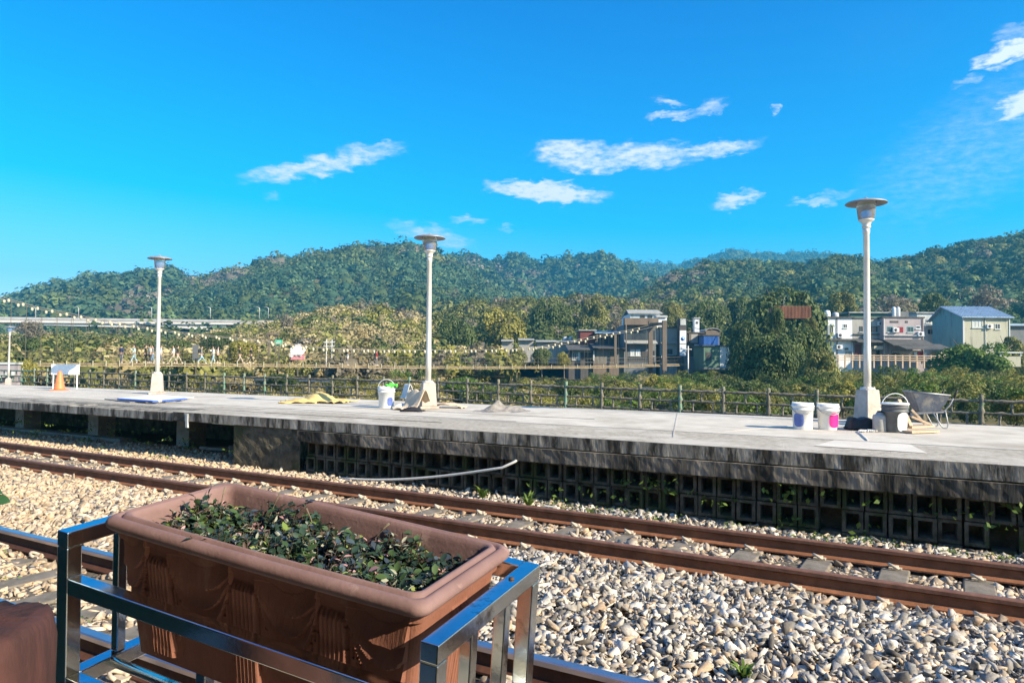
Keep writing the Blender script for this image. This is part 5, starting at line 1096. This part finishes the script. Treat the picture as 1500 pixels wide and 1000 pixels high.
# --- centre group at the bridge end
h = House(914, 961, 476, 530, 116, 8, 'tall dark timber house under the white gabled top floor'); h.wall('h_slate'); h.block(913, 962, 466.5, 476.5, -1.4, 0, 'h_brown', 'balcony'); h.pent(914, 961, 499.5, 503.5, 1.3, 'roof_grey'); h.window(923, 930, 511.5, 521, 'h_pale', 'h_white'); h.window(931, 938, 511.5, 521, 'h_pale', 'h_white'); h.window(951, 959, 513, 521, 'h_dark')
h.block(916, 960, 484, 497, -.1, .05, 'glass_dark', 'shopfront'); h.block(914.5, 916, 476.5, 530, -1.4, -1.2, 'h_brown', 'balcony_post'); h.ribs(917, 959, 522, 530, 'h_dark', 16, .08); h.block(940, 950, 514, 522, -.07, .05, 'h_dark', 'shutter')
wt = House(923, 967, 459.5, 478, 118, 9, 'white gabled top-floor room with two dark windows, highest of the centre group'); wt.wall('h_white', y1=478)
zr = wt.Z(453); b = MB(); xa, xb = -wt.w/2, wt.w/2
b.add([(xa-.4,-.5,wt.h-.05),(xb+.3,-.5,wt.h-.05),(xb+.3,3.4,zr),(xa-.1,3.4,zr),(xa-.4,-.5,wt.h+.12),(xb+.3,-.5,wt.h+.12),(xb+.3,3.4,zr+.14),(xa-.1,3.4,zr+.14)], [(3,2,1,0),(4,5,6,7),(0,1,5,4),(1,2,6,5),(2,3,7,6),(3,0,4,7)]); b.build('roof', 'roof_grey', wt.r)
b = MB(); b.add([(xb,-.2,wt.h-.1),(xb,9,wt.h-.1),(xb,3.4,zr-.02),(xb-.2,-.2,wt.h-.1),(xb-.2,9,wt.h-.1),(xb-.2,3.4,zr-.02)], [(0,1,2),(5,4,3),(0,3,4,1),(1,4,5,2),(2,5,3,0)]); b.build('gable', 'h_white', wt.r)
b = MB(); b.add([(xa-.1,9.3,wt.h-.4),(xb+.3,9.3,wt.h-.4),(xb+.3,3.4,zr),(xa-.1,3.4,zr),(xa-.1,9.3,wt.h-.25),(xb+.3,9.3,wt.h-.25),(xb+.3,3.4,zr+.12),(xa-.1,3.4,zr+.12)], [(3,2,1,0),(4,5,6,7),(0,1,5,4),(1,2,6,5),(2,3,7,6),(3,0,4,7)]); b.build('roof', 'roof_grey', wt.r)
wt.window(937.5, 944.5, 462, 467.5, 'h_dark', mull=0); wt.window(948.5, 955.5, 462, 467.5, 'h_dark', mull=0)
w2 = House(961.5, 977, 463, 481, 117, 9, 'white stair block attached right of the gabled room'); w2.wall('h_white'); w2.pent(961, 977.5, 462.8, 465, .3, 'roof_grey')
h = House(967, 993, 480.5, 530, 116, 8, 'grey sided house right of the dark timber house'); h.wall('h_grey'); h.flat_roof('roof_dark', .3); h.ribs(968, 992, 484, 501, 'h_grey', 14, .06); h.block(967, 993, 501.5, 503, -.5, 0, 'roof_grey', 'ledge'); h.window(977, 985, 511, 519, 'h_dark'); h.block(971, 973, 486, 500, -.09, 0, 'h_pale', 'frame_strip'); h.block(967, 992, 520, 530, -.06, .05, 'h_dark', 'shopfront')
h = House(995.5, 1005.5, 466, 530, 114, 1.6, 'tall pale pillar carrying a round blue emblem', 'sign_pillar', 'sign'); h.wall('h_dark'); h.block(996.5, 1004.5, 467, 476, -.08, 0, 'h_pale', 'top_panel'); h.block(995.6, 1005, 484, 503, -.10, 0, 'sign_white', 'sign_panel'); h.block(995.6, 1005, 504, 521, -.08, 0, 'h_white', 'lower_panel')
for rr_, m_, yy in ((.30,'sign_blue',-.13),(.17,'sign_white',-.15),(.10,'sign_blue',-.17)):
    b = MB(); Mx = Matrix.Translation((h.X(1000.3), yy, h.Z(496))) @ Matrix.Rotation(PI/2,4,'X'); b.lathe([(rr_,-.02),(rr_,.02)], 24, Mx); b.build('emblem', m_, h.r)
h = House(1006, 1030, 488, 530, 117, 7, 'dark house front between the emblem pillar and the blue sheet wall'); h.wall('h_dark'); h.flat_roof('roof_dark', .2); h.block(1011, 1022, 489, 502, -.06, 0, 'h_grey', 'shutter'); h.block(1017, 1024, 504, 521, -.06, 0, 'h_pale', 'door'); h.block(1009, 1012, 484, 500, -.12, 0, 'h_brown', 'post')
h = House(1017.5, 1024.5, 466.5, 488, 118, 1.2, 'white square chimney standing on the dark house front', 'chimney', 'chimney', drop=0); h.wall('h_white'); h.flat_roof('roof_grey', .15); h.block(1019.5, 1022.5, 471, 474, -.05, 0, 'h_dark', 'vent')
h = House(1030.5, 1053, 492, 520, 114, 5, 'bright blue sheet metal lean-to left above the box building', 'lean_to', 'shed'); h.wall('blue_sheet'); h.ribs(1030.5, 1053, 492, 505, 'blue_sheet', 12, .06); h.flat_roof('roof_dark', .15)
h = House(1034, 1054, 484, 491, 120, 5, 'small hut with a domed grey roof behind the blue lean-to', 'hut', 'hut'); h.wall('h_brown'); b = MB(); n = 12
vs = []; fs = []
for i in range(n+1): a = PI*i/n; vs += [(h.w*.56*math.cos(a), -.2, h.h-.1+.5*math.sin(a)), (h.w*.56*math.cos(a), h.dp, h.h-.1+.5*math.sin(a))]
for i in range(n): fs.append((2*i, 2*i+2, 2*i+3, 2*i+1))
b.add(vs, fs); o = b.build('roof', 'roof_grey', h.r); sm = o.modifiers.new('s','SOLIDIFY'); sm.thickness = .1
h = House(1031, 1080, 507, 539, 106, 6, 'box building on stilts with a green left half and whitish right half', 'riverside_building', 'building', drop=.4); h.wall('h_green'); h.block(1054.5, 1077, 508, 538, -.08, 0, 'h_pale', 'cladding'); h.flat_roof('roof_dark', .25, .12); h.block(1034, 1042, 516, 528, -.04, 0, 'h_dark', 'shutter'); h.block(1030, 1081, 538.5, 540.5, -.4, 3, 'h_slate', 'floor_slab')
for px in (1034, 1055, 1077): b = MB(); b.box(-.15,.15,.5,.8,-6,-.4); b.build('stilt', 'h_slate', h.r, loc=(h.X(px),0,0))
h = House(1006, 1031, 522, 533, 112, 4, 'low dark teal terrace wall at the end of the bridge', 'terrace', 'terrace'); h.wall('h_slate')
h = House(850, 871, 484.5, 508, 122, 6, 'dark red shed left of the light blue roof', 'shed', 'shed'); h.wall('h_red'); h.flat_roof('roof_grey', .3)
h = House(872, 913, 489, 512, 121, 7, 'open shed with a light blue sloping roof', 'shed', 'shed'); h.wall('h_dark'); h.pent(871, 914, 484.5, 488.5, 1.2, 'roof_blue', din=-4)
for px in (873, 890, 911): h.block(px, px+1.2, 489, 509, -1.0, -.8, 'h_brown', 'post')
h = House(833, 868, 513, 532, 117, 7, 'dark low house with a pale double window at the left end of the village'); h.wall('h_dark'); h.pent(831, 869, 505, 513, 1.2, 'roof_dark', din=-5); h.window(838, 845, 517, 527, 'h_pale', 'h_slate'); h.block(846, 850, 516, 528, -.06, 0, 'h_pale', 'door'); h.block(838, 867, 513.5, 516, -.1, 0, 'roof_grey', 'lintel')
h = House(869, 914, 511, 532, 116.5, 7, 'brown timber house between the dark low house and the tall timber house'); h.wall('h_brown'); h.pent(868, 915, 503, 511, 1.3, 'roof_dark', din=-5); h.ribs(870, 913, 512, 532, 'h_grey', 22, .04); h.block(868.5, 870.5, 514, 528, -.3, -.05, 'h_pale', 'downpipe'); h.block(894, 900, 515, 529, -.07, 0, 'h_brown', 'door')
h = House(900, 903.5, 490, 511, 113, .4, 'brown upright post in front of the light blue roof', 'utility_post', 'post'); h.wall('h_brown')
for (a, c, y0, y1, lab) in ((735,752,497,504,'leftmost of the small white roofs beyond the trees'),(760,782,495.5,503,'second of the small white roofs beyond the trees'),(786,815,498,505,'low white roofed shed left of the red shed'),(815,850,499,506,'grey roofed shed between the white roofed shed and the red shed')):
    h = House(a, c, y0+3, y1+6, 128, 5, lab, 'shed', 'shed'); h.wall('h_grey'); h.pent(a-1, c+1, y0, y0+3, .8, 'roof_grey', din=-4)
for (px, w_, lab) in ((828,3.5,'left of two small white rooftop tanks'),(836,3,'right of two small white rooftop tanks')):
    h = House(px-w_, px+w_, 493, 499, 128, 1, lab, 'water_tank', 'water tank', drop=0); b = MB(); r_ = h.w/2; b.lathe([(r_,0),(r_,h.h*.8),(r_*.5,h.h)], 12); b.build('tank_body', 'water_tank', h.r)
def wire(a, c, sag, label):
    pts = []
    for k in range(17): u = k/16; p = a.lerp(c, u); p.z -= sag*4*u*(1-u); pts.append(p)
    o = MB().tube(pts, .03, 5).build('overhead_wire', 'cable'); tag(o, label, 'wire')
wire(at(1021,467,117), at(1048,486,118), .15, 'dark wire sloping down from the white chimney to the domed hut')
wire(at(984,473,117), at(1000,467,113.5), .2, 'wire between the white stair block and the emblem pillar')
wire(at(1005,468,113.8), at(1018,468,117), .2, 'wire between the emblem pillar and the white chimney')
r = empty('utility_pole', at(1008, 552, 100), 0, 'slim grey utility pole below the bridge end', 'pole'); b = MB(); b.tube([(0,0,-1.5),(0,0,4.2)], .09, 8); b.build('pole', 'lamp_steel', r); b = MB(); b.box(-.5,.5,-.05,.05,3.7,3.8); b.build('cross_arm', 'lamp_steel', r)

# ------------------------------------------------------------------ planter in its steel stand (both lean a little to the right)
EX = Vector((.90283,-.41964,-.09382)).normalized(); EY = Vector((.42653,.90163,.07169)); EY = (EY - EX*EX.dot(EY)).normalized(); EZ = EX.cross(EY)
PM = Matrix(((EX.x,EY.x,EZ.x,0),(EX.y,EY.y,EZ.y,0),(EX.z,EY.z,EZ.z,0),(0,0,0,1))); PO = Vector((-.5119, 1.8595, CZ-.42))
planter = empty('planter', (0,0,0), 0, 'large oblong terracotta-coloured planter with rounded pinkish rim and fluted relief', 'planter'); planter.matrix_world = Matrix.Translation(PO) @ PM
Lp, Wp = .955, .42          # rim outside
def rrect(L_, W_, r, n=6, bulge=.0):
    pts = []
    for cx, cy, a0 in ((L_/2-r, W_/2-r, 0), (-L_/2+r, W_/2-r, PI/2), (-L_/2+r, -W_/2+r, PI), (L_/2-r, -W_/2+r, 1.5*PI)):
        for k in range(n+1): a = a0 + PI/2*k/n; pts.append((cx+r*math.cos(a), cy+r*math.sin(a)))
    out_ = []
    m_ = len(pts)
    for i in range(m_):
        p, q = pts[i], pts[(i+1)%m_]; d = math.hypot(q[0]-p[0], q[1]-p[1]); s = max(1, int(d/.03))
        for k in range(s): u = k/s; out_.append((p[0]+(q[0]-p[0])*u, p[1]+(q[1]-p[1])*u))
    return out_
base = rrect(Lp, Wp, .03)
def ring(dx, z, bulge=0.0):     # inset ring
    r = []
    for x, y in base:
        sx, sy = (Lp/2-dx)/(Lp/2), (Wp/2-dx)/(Wp/2)
        yy = y*sy; xx = x*sx
        yy += bulge*(1-(2*x/Lp)**2)*(1 if y > 0 else -1)*min(1, abs(y)/(Wp/2))**4
        r.append((xx, yy, z))
    return r
def loft(b, rings, close=False):
    n = len(rings[0]); vs = [p for r in rings for p in r]; fs = []
    for j in range(len(rings)-1):
        for i in range(n): k = (i+1)%n; fs.append((j*n+i, j*n+k, (j+1)*n+k, (j+1)*n+i))
    return b.add(vs, fs, None, True)
prof = [(.028,-.034),(.020,-.037),(.009,-.034),(.002,-.026),(.0,-.016),(.004,-.007),(.012,-.001),(.019,.000),(.0235,-.005),(.0255,-.0085),(.028,-.005),(.031,.002),(.036,.004),(.042,.001),(.046,-.010),(.050,-.03)]
b = MB(); loft(b, [ring(dx, z, .006) for dx, z in prof]); b.build('rim', 'rim', planter)
# body with relief: drapes between fluted columns, raised in the mesh
H = .335; rows = []; NZ = 44
def relief(s, z, side):   # s along the face in metres, z below the rim 0..1
    d = 0
    cols = (-.30,-.02,.235) if side == 'long' else (0,)
    for c in cols:
        w = .036
        if abs(s-c) < w and .15 < z < .93:
            d = max(d, (.006 + .007*abs(math.sin((s-c)/w*PI*3.0))**.7)*min(1, (z-.15)/.06))
        pass
    if side == 'long':
        for a, c in ((-.264,-.056),(.016,.199),(-.46,-.336),(.271,.46)):
            if a < s < c:
                u = (s-a)/(c-a); m_ = 4*u*(1-u)
                for q, (z0, dp) in enumerate(((.13,.17),(.15,.30),(.17,.44))):
                    zc = z0 + dp*m_; e = (z-zc)
                    if -.16 < e < 0: d = max(d, .001+.012*(1+e/.16)**1.3)
                for q in (0,1,2):
                    for uu in (.06+.05*q, .94-.05*q):
                        if abs(u-uu) < .02 and z > .25+.1*q and z < .78-.1*q: d = max(d, .005)
    return d
vs = []; rings_ = []
for j in range(NZ+1):
    v = j/NZ; z = -.03 - H*v; ins = .026 + .040*v**.85
    if v < .10: ins -= .006
    if .10 <= v < .13: ins += .002
    r = []
    for x, y in base:
        sx, sy = (Lp/2-ins)/(Lp/2), (Wp/2-ins)/(Wp/2); xx, yy = x*sx, y*sy
        if abs(y) > Wp/2-.002 and abs(x) < Lp/2-.03: dd = relief(xx, v, 'long'); yy += dd*(1 if y > 0 else -1)
        elif abs(x) > Lp/2-.002: dd = relief(yy, v, 'short'); xx += dd*(1 if x > 0 else -1)
        r.append((xx, yy, z))
    rings_.append(r)
# finer ring for the relief
fine = []
for i in range(len(base)):
    p, q = base[i], base[(i+1)%len(base)]; d = math.hypot(q[0]-p[0], q[1]-p[1]); s = max(1, int(round(d/.0045)))
    for k in range(s): u = k/s; fine.append((p[0]+(q[0]-p[0])*u, p[1]+(q[1]-p[1])*u))
rings_ = []
NZ = 90
for j in range(NZ+1):
    v = j/NZ; z = -.026 - H*v; ins = .024 + .040*v**.85 - (.006 if v < .10 else 0); r = []
    for x, y in fine:
        sx, sy = (Lp/2-ins)/(Lp/2), (Wp/2-ins)/(Wp/2); xx, yy = x*sx, y*sy
        if abs(y) > Wp/2-.002: dd = relief(xx, v, 'long'); yy += dd*(1 if y > 0 else -1)
        elif abs(x) > Lp/2-.002: dd = relief(yy, v, 'short'); xx += dd*(1 if x > 0 else -1)
        r.append((xx, yy, z))
    rings_.append(r)
b = MB(); loft(b, rings_); b.add([p for p in rings_[-1]], [tuple(range(len(rings_[-1])))]); b.build('body', 'terracotta', planter, smooth=False)
inn = [[(x*(Lp/2-q)/(Lp/2), y*(Wp/2-q)/(Wp/2), z) for x, y in base] for q, z in ((.0515,-.012),(.058,-.05),(.075,-.20))]
b = MB(); loft(b, inn); b.build('inner_wall', 'rim', planter)
n = 40; vs = []; fs = []
for i in range(n):
    for j in range(16):
        u, v = i/(n-1)-.5, j/15-.5; vs.append((u*(Lp-.12), v*(Wp-.12), -.074 + .012*math.sin(u*23+v*9)*math.cos(v*17) + random.uniform(-.005,.005)))
for i in range(n-1):
    for j in range(15): q = i*16+j; fs.append((q, q+16, q+17, q+1))
MB().add(vs, fs, None, True).build('potting_soil', 'potting', planter)
# small-leaved plants growing in the planter
def planting():
    rng = np.random.default_rng(17); Vs = []; Cs = []; n = 0
    def leafshape(): return np.array([(0,0,0),(.30,-.26,.06),(.62,-.27,.05),(1.0,0,-.06),(.62,.27,.05),(.30,.26,.06),(.34,0,-.02),(.66,0,-.02)])
    LS = leafshape(); LF = np.array([(0,1,6,6),(1,2,7,6),(2,3,7,7),(0,6,5,5),(6,7,4,5),(7,3,4,4)])
    Fs = []; SV = []; SC = []; SF = []
    kinds = [((.02,.045,.035),(.05,.095,.065)),((.035,.075,.03),(.09,.15,.055)),((.03,.045,.07),(.08,.12,.15)),((.28,.30,.22),(.46,.46,.36)),((.42,.22,.22),(.60,.38,.38)),((.09,.06,.05),(.20,.14,.11)),((.16,.24,.05),(.30,.36,.10))]
    kp = np.array([.30,.20,.12,.17,.06,.10,.05]); kp /= kp.sum()
    for s in range(1000):
        x = rng.uniform(-Lp/2+.062, Lp/2-.068); y = rng.uniform(-Wp/2+.062, Wp/2-.064); hgt = rng.uniform(.012,.062)*(1+.5*math.sin(x*14+1)*math.cos(y*20))
        if x > .26: hgt *= .8
        base_ = np.array([x,y,-.074]); lean = rng.normal(0,.35,2); top = base_ + np.array([lean[0]*hgt, lean[1]*hgt, hgt])
        # stem
        w = .0012; q = len(SV); SV += [base_+[w,0,0], base_+[-w,0,0], top+[-w,0,0], top+[w,0,0], base_+[0,w,0], base_+[0,-w,0], top+[0,-w,0], top+[0,w,0]]; SF += [(q,q+1,q+2,q+3),(q+4,q+5,q+6,q+7)]; SC += [(.12,.09,.06)]*8
        k = rng.choice(7, p=kp); m = rng.integers(4, 9)
        for l in range(m):
            u = rng.uniform(.25, 1.0); p = base_*(1-u)+top*u; a = rng.uniform(0, 2*PI); el_ = rng.uniform(-.3,.9); sz = rng.uniform(.012,.027)*(1.15 if k in (0,1,6) else .95); asp = .6 if k in (3,4,5) else 1.0
            dx = np.array([math.cos(a)*math.cos(el_), math.sin(a)*math.cos(el_), math.sin(el_)]); up = np.array([0,0,1.])+rng.normal(0,.35,3); sd = np.cross(up, dx); sd /= np.linalg.norm(sd); uu = np.cross(dx, sd)
            P = p + (LS[:,:1]*dx + LS[:,1:2]*asp*sd + LS[:,2:]*uu)*sz*1.0
            kk = k if rng.random() < .8 else rng.choice(7, p=kp); c = np.array(kinds[kk][0])*(1-(r_:=rng.random())) + np.array(kinds[kk][1])*r_
            Fs.append(LF+n*8); Vs.append(P); Cs.append(np.repeat(c[None], 8, 0)); n += 1
    V = np.concatenate(Vs+[np.array(SV)]); C = np.concatenate(Cs+[np.array(SC)]); F = np.concatenate(Fs); off = n*8
    quads = [tuple(f) for f in F]; faces = []
    for f in quads: g_ = [];  [g_.append(i) for i in f if i not in g_]; faces.append(tuple(g_))
    faces += [tuple(i+off for i in f) for f in SF]
    me = bpy.data.meshes.new('bedding_plants'); me.from_pydata(V.tolist(), [], faces); a = me.color_attributes.new('Col', 'FLOAT_COLOR', 'POINT'); c4 = np.ones((len(V),4), np.float32); c4[:,:3] = C; a.data.foreach_set('color', c4.ravel())
    me.materials.append(M['leaf']); me.polygons.foreach_set('use_smooth', np.ones(len(me.polygons), bool)); o = bpy.data.objects.new('bedding_plants', me); COL.objects.link(o); o.matrix_world = planter.matrix_world.copy()
    tag(o, 'low carpet of small dark green, cream and pink leaves growing in the planter', 'plants', kind='stuff')
    # a few tall dry twigs
    return o
planting()
for i, (x, y, hh, dx, lab) in enumerate(((-.36,.06,.10,.01,'dry brown twig sticking up at the left end of the planter'),(-.24,.12,.095,.02,'bare twig with seed head near the back left corner of the planter'),(-.05,.11,.08,-.02,'thin bare twig in the middle of the planter'),(.10,.12,.085,.03,'pale leaning twig right of the middle of the planter'))):
    P = [planter.matrix_world @ Vector(q) for q in ((x,y,-.09),(x+dx*.5,y,-.09+hh*.5),(x+dx*1.5,y,-.09+hh),(x+dx*2.2,y,-.09+hh*1.25))]
    o = MB().tube(P, .002, 5, rv=[.0022,.0018,.0016,.003]).build('twig', 'trunk'); tag(o, lab, 'twig')
# steel stand: square tube
stand = empty('steel_stand', (0,0,0), 0, 'shiny square-tube steel stand with open side frames holding the planter', 'stand'); stand.matrix_world = Matrix.Translation(PO) @ PM
T2 = .040; X0, X1, Y0, Y1, ZT, ZB = -.565, .545, -.262, .225, -.04, -.415
def sq(a, c, nm, t=T2): b = MB(); b.bar(a, c, t, t); return b.build(nm, 'steel', stand, bevel=.003)
hT = T2/2
LEG = -1.02
for x in (X0+hT, X1-hT):
    for y in (Y0+hT, Y1-hT): sq((x, y, LEG), (x, y, ZT-T2-.0005), 'post')
    sq((x, Y0, ZT-hT), (x, Y1, ZT-hT), 'top_rail'); sq((x, Y0+T2+.0005, ZB-hT), (x, Y1-T2-.0005, ZB-hT), 'bottom_rail')
for y in (-.10, .06): sq((X0+hT, y, ZB+.0005), (X0+hT, y, ZT-T2-.0005), 'side_bar', .026)
for y in (-.10, .06): sq((X1-hT, y, ZB+.0005), (X1-hT, y, ZT-T2-.0005), 'side_bar', .030)
sq((X0+T2+.0005, Y1-hT, ZT-hT), (X1-T2-.0005, Y1-hT, ZT-hT), 'top_rail')
sq((X0+T2+.0005, Y0+hT, -.178), (X1-T2-.0005, Y0+hT, -.178), 'front_rail')
sq((X0+T2+.0005, Y0+hT, ZB-hT), (X1-T2-.0005, Y0+hT, ZB-hT), 'bottom_rail'); sq((X0+T2+.0005, Y1-hT, ZB-hT), (X1-T2-.0005, Y1-hT, ZB-hT), 'bottom_rail')
for y in (-.13, .02, .13):
    b = MB(); b.tube([(X0+T2+.001, y, ZB-.014), (X1-T2-.001, y, ZB-.014)], .013, 12); b.build('support_tube', 'steel', stand)
b = MB(); b.lathe([(.007,ZT),(.007,ZT+.003),(.003,ZT+.005)], 8, Matrix.Translation((X1-hT, .10, 0))); b.build('rivet', 'rail_dark', stand)
# brown stump at the lower left
sp = gp(22, 905, 1.12)
def stump():
    n = 48; vs = []; fs = []; rg = np.random.default_rng(8); zs = [0,.2,.4,.6,.8,.9,.97,1.0,1.0,1.0]; rs = [1,1,1,1,1,.99,.96,.90,.6,.02]; Ht = .50
    for j, (z, r) in enumerate(zip(zs, rs)):
        for i in range(n):
            a = 2*PI*i/n; sup = (abs(math.cos(a))**3+abs(math.sin(a))**3)**(-1/3); rr_ = .135*r*sup*(1+.012*math.sin(9*a+z*3)+.005*rg.normal()); vs.append((rr_*math.cos(a), rr_*math.sin(a), z*Ht + (.003*rg.normal() if j > 6 else 0)))
    for j in range(len(zs)-1):
        for i in range(n): k = (i+1)%n; fs.append((j*n+i, j*n+k, (j+1)*n+k, (j+1)*n+i))
    b = MB(); b.add(vs, fs, None, True); o = b.build('wood_stump', 'stump'); return o
o = stump(); o.location = (-1.0, 1.37, .765); o.scale = (1.0,1.0,1.0); o.rotation_euler = (0,0,.2); tag(o, 'dark red-brown weathered stump block left of the steel stand', 'stump')
b = MB(); b.box(-1.6,-.35,.9,1.75,-.02,.738); o = b.build('street_ledge', 'pillar', bevel=.02); o['kind'] = 'structure'
# leafy twig entering at the left
lt = empty('leafy_branch', (-1.10, 1.52, 1.47), 0, 'dark green leaves of a branch reaching in at the left edge', 'branch')
b = MB(); b.tube([(-.25,0,.05),(-.12,0,.02),(.0,.0,.0),(.05,0,-.006)], .003, 6); b.build('stem', 'trunk', lt)
for i, (x, z, a, s, rx) in enumerate(((-.03,.0,.10,.075,.5),(.035,-.004,-.15,.035,.9),(-.10,.03,2.2,.07,.4),(-.09,-.01,-2.4,.06,.3))):
    vs = [(0,0,0)]; n = 9; fs = []
    for k in range(1, n): u = k/n; w = .30*math.sin(PI*u)**.7; vs += [(u, -w, .05*math.sin(PI*u)), (u, 0, 0), (u, w, .05*math.sin(PI*u))]
    vs.append((1,0,-.05)); fs += [(0,1,2),(0,2,3)]
    for k in range(n-2): q = 1+3*k; fs += [(q,q+3,q+4,q+1),(q+1,q+4,q+5,q+2)]
    q = 1+3*(n-2); fs += [(q,len(vs)-1,q+1),(q+1,len(vs)-1,q+2)]
    b = MB(); b.add(vs, fs, None, True); o = b.build('leaf', 'big_leaf' if 'big_leaf' in M else M.setdefault('big_leaf', mat('big_leaf', (.02,.07,.03), (.05,.12,.06), 30, .35)), lt)
    o.location = (x,0,z); o.rotation_euler = (rx, -a, 0); o.scale = (s*1.2, s*1.1, s)

# ------------------------------------------------------------------ weeds
def weeds():
    rng = np.random.default_rng(41); Vs = []; Cs = []; n = 0
    spots = []
    for _ in range(70): t = rng.uniform(-2.2, 4.4); spots.append((rng.uniform(7.85, 8.16), t, .035, 12))
    for _ in range(45): t = rng.uniform(9.5, 20); spots.append((rng.uniform(8.0, 9.2), t, .06, 14))
    for _ in range(40): t = rng.uniform(3.5, 12); spots.append((rng.uniform(2.55, 4.2), t, .03, 9))
    for _ in range(25): spots.append((8.19, rng.uniform(-.5, 4.5), .07, 10))
    P = []; S = []; Nn = []; 
    for D, t, s, m in spots:
        z = .02 if D < 8.18 else rng.uniform(.05,.45)
        for k in range(m):
            q = tw(D + rng.normal(0, s*1.1), t + rng.normal(0, s*1.6), z + abs(rng.normal(0, s*.6))); P.append(q); S.append(rng.uniform(.5,1.3)*s*.9); Nn.append(rng.normal(0,1,3)+[0,0,1.0])
    P = np.array(P); S = np.array(S); Nn = np.array(Nn); V, F = leaf_quads(P, Nn/np.linalg.norm(Nn,axis=1,keepdims=True), S, rng, .5, .8)
    t_ = np.repeat(rng.random(len(P)), 4); o = np_mesh('ground_weeds', V, F, 'leaf', pal('fresh', t_)*1.1); tag(o, 'small green weeds and moss tufts along the foot of the wall and beside the rails', 'weeds', kind='stuff')
weeds()
def tuft(loc_, r, n, label, palname='fresh', seed=1, blade=(.10,.16), w=.010):
    rng = np.random.default_rng(seed); vs = []; fs = []; col = []
    for i in range(n):
        a = rng.uniform(0, 2*PI); L_ = rng.uniform(*blade); out_ = rng.uniform(.35,.95)*L_; hh = L_*rng.uniform(.4,.9); s = np.array([-math.sin(a), math.cos(a), 0])*w*rng.uniform(.6,1.2); d = np.array([math.cos(a), math.sin(a), 0]); o0 = d*rng.uniform(0,r)
        q = len(vs); p1 = o0+d*out_*.5+[0,0,hh*.8]; p2 = o0+d*out_+[0,0,hh]
        vs += [o0-s*.5, o0+s*.5, p1+s, p1-s, p2]; fs += [(q,q+1,q+2,q+3),(q+3,q+2,q+4)]; c = pal(palname, np.array([rng.random()]))[0]; col += [c]*5
    me = bpy.data.meshes.new('weed_plant'); me.from_pydata([tuple(v) for v in vs], [], fs); a_ = me.color_attributes.new('Col', 'FLOAT_COLOR', 'POINT'); c4 = np.ones((len(vs),4), np.float32); c4[:,:3] = np.array(col)*1.1; a_.data.foreach_set('color', c4.ravel()); me.materials.append(M['leaf'])
    o = bpy.data.objects.new('weed_plant', me); COL.objects.link(o); o.location = loc_; tag(o, label, 'weed', 'weed plants in the ballast')
tuft(gp(1090, 992, .03), .02, 46, 'small yellow-green weed plant growing alone in the near ballast', 'fresh', 2, (.05,.11), .012)
tuft(gp(708, 729, .03), .03, 30, 'leafy green weed at the wall foot below the end of the hose', 'fresh', 3, (.10,.2), .02)
tuft(gp(775, 740, .03), .03, 34, 'pale green spiky weed at the wall foot right of the hose', 'fresh', 4, (.10,.2), .016)
tuft(gp(360, 668, .03), .03, 24, 'weed under the platform edge next to the stone pier', 'fresh', 5, (.1,.2), .02)
tuft(gp(865, 757, .03), .03, 20, 'small weed at the wall foot, left of the longest mossy strip', 'mid', 6, (.06,.14), .016)
# pale scrap lying at the wall foot
o = MB().bar(gp(797, 741, .05), gp(818, 744, .05), .06, .02).build('concrete_scrap', 'patch'); tag(o, 'short pale scrap of concrete lying at the wall foot among weeds', 'scrap')

# ------------------------------------------------------------------ unseen house with eaves, added to block sky light from the planter
sky_blocker = empty('sky_blocker_house', tw(-1.6, 0, 0), TANG, 'unseen house with projecting eaves, added on the street side to cut sky light', 'house')
b = MB(); b.box(-4, 0, -9, 12, 0, 5.2); b.build('wall', 'h_brown', sky_blocker)
b = MB(); b.add([(-4.2,-9.3,5.2),(-4.2,12.3,5.2),(1.95,-9.3,2.75),(1.95,12.3,2.75),(-4.2,-9.3,5.3),(-4.2,12.3,5.3),(1.95,-9.3,2.85),(1.95,12.3,2.85)], [(0,1,3,2),(4,6,7,5),(2,3,7,6),(0,2,6,4),(1,5,7,3),(0,4,5,1)]); b.build('roof', 'roof_dark', sky_blocker)

# ------------------------------------------------------------------ air
if True:
    b = MB(); b.box(-1500, 1500, -200, 2150, -60, 262); hz = b.build('haze', 'soil'); hz['kind'] = 'stuff'; hz['label'] = 'pale blue haze in the air over the valley'; hz['category'] = 'haze'
    m = bpy.data.materials.new('haze'); m.use_nodes = True; t = m.node_tree; t.nodes.remove(t.nodes['Principled BSDF']); pv = t.nodes.new('ShaderNodeVolumePrincipled')
    pv.inputs['Color'].default_value = (.09,.60,.98,1); pv.inputs['Density'].default_value = .00045; pv.inputs['Anisotropy'].default_value = .2; t.links.new(pv.outputs[0], t.nodes['Material Output'].inputs['Volume']); hz.data.materials.clear(); hz.data.materials.append(m)
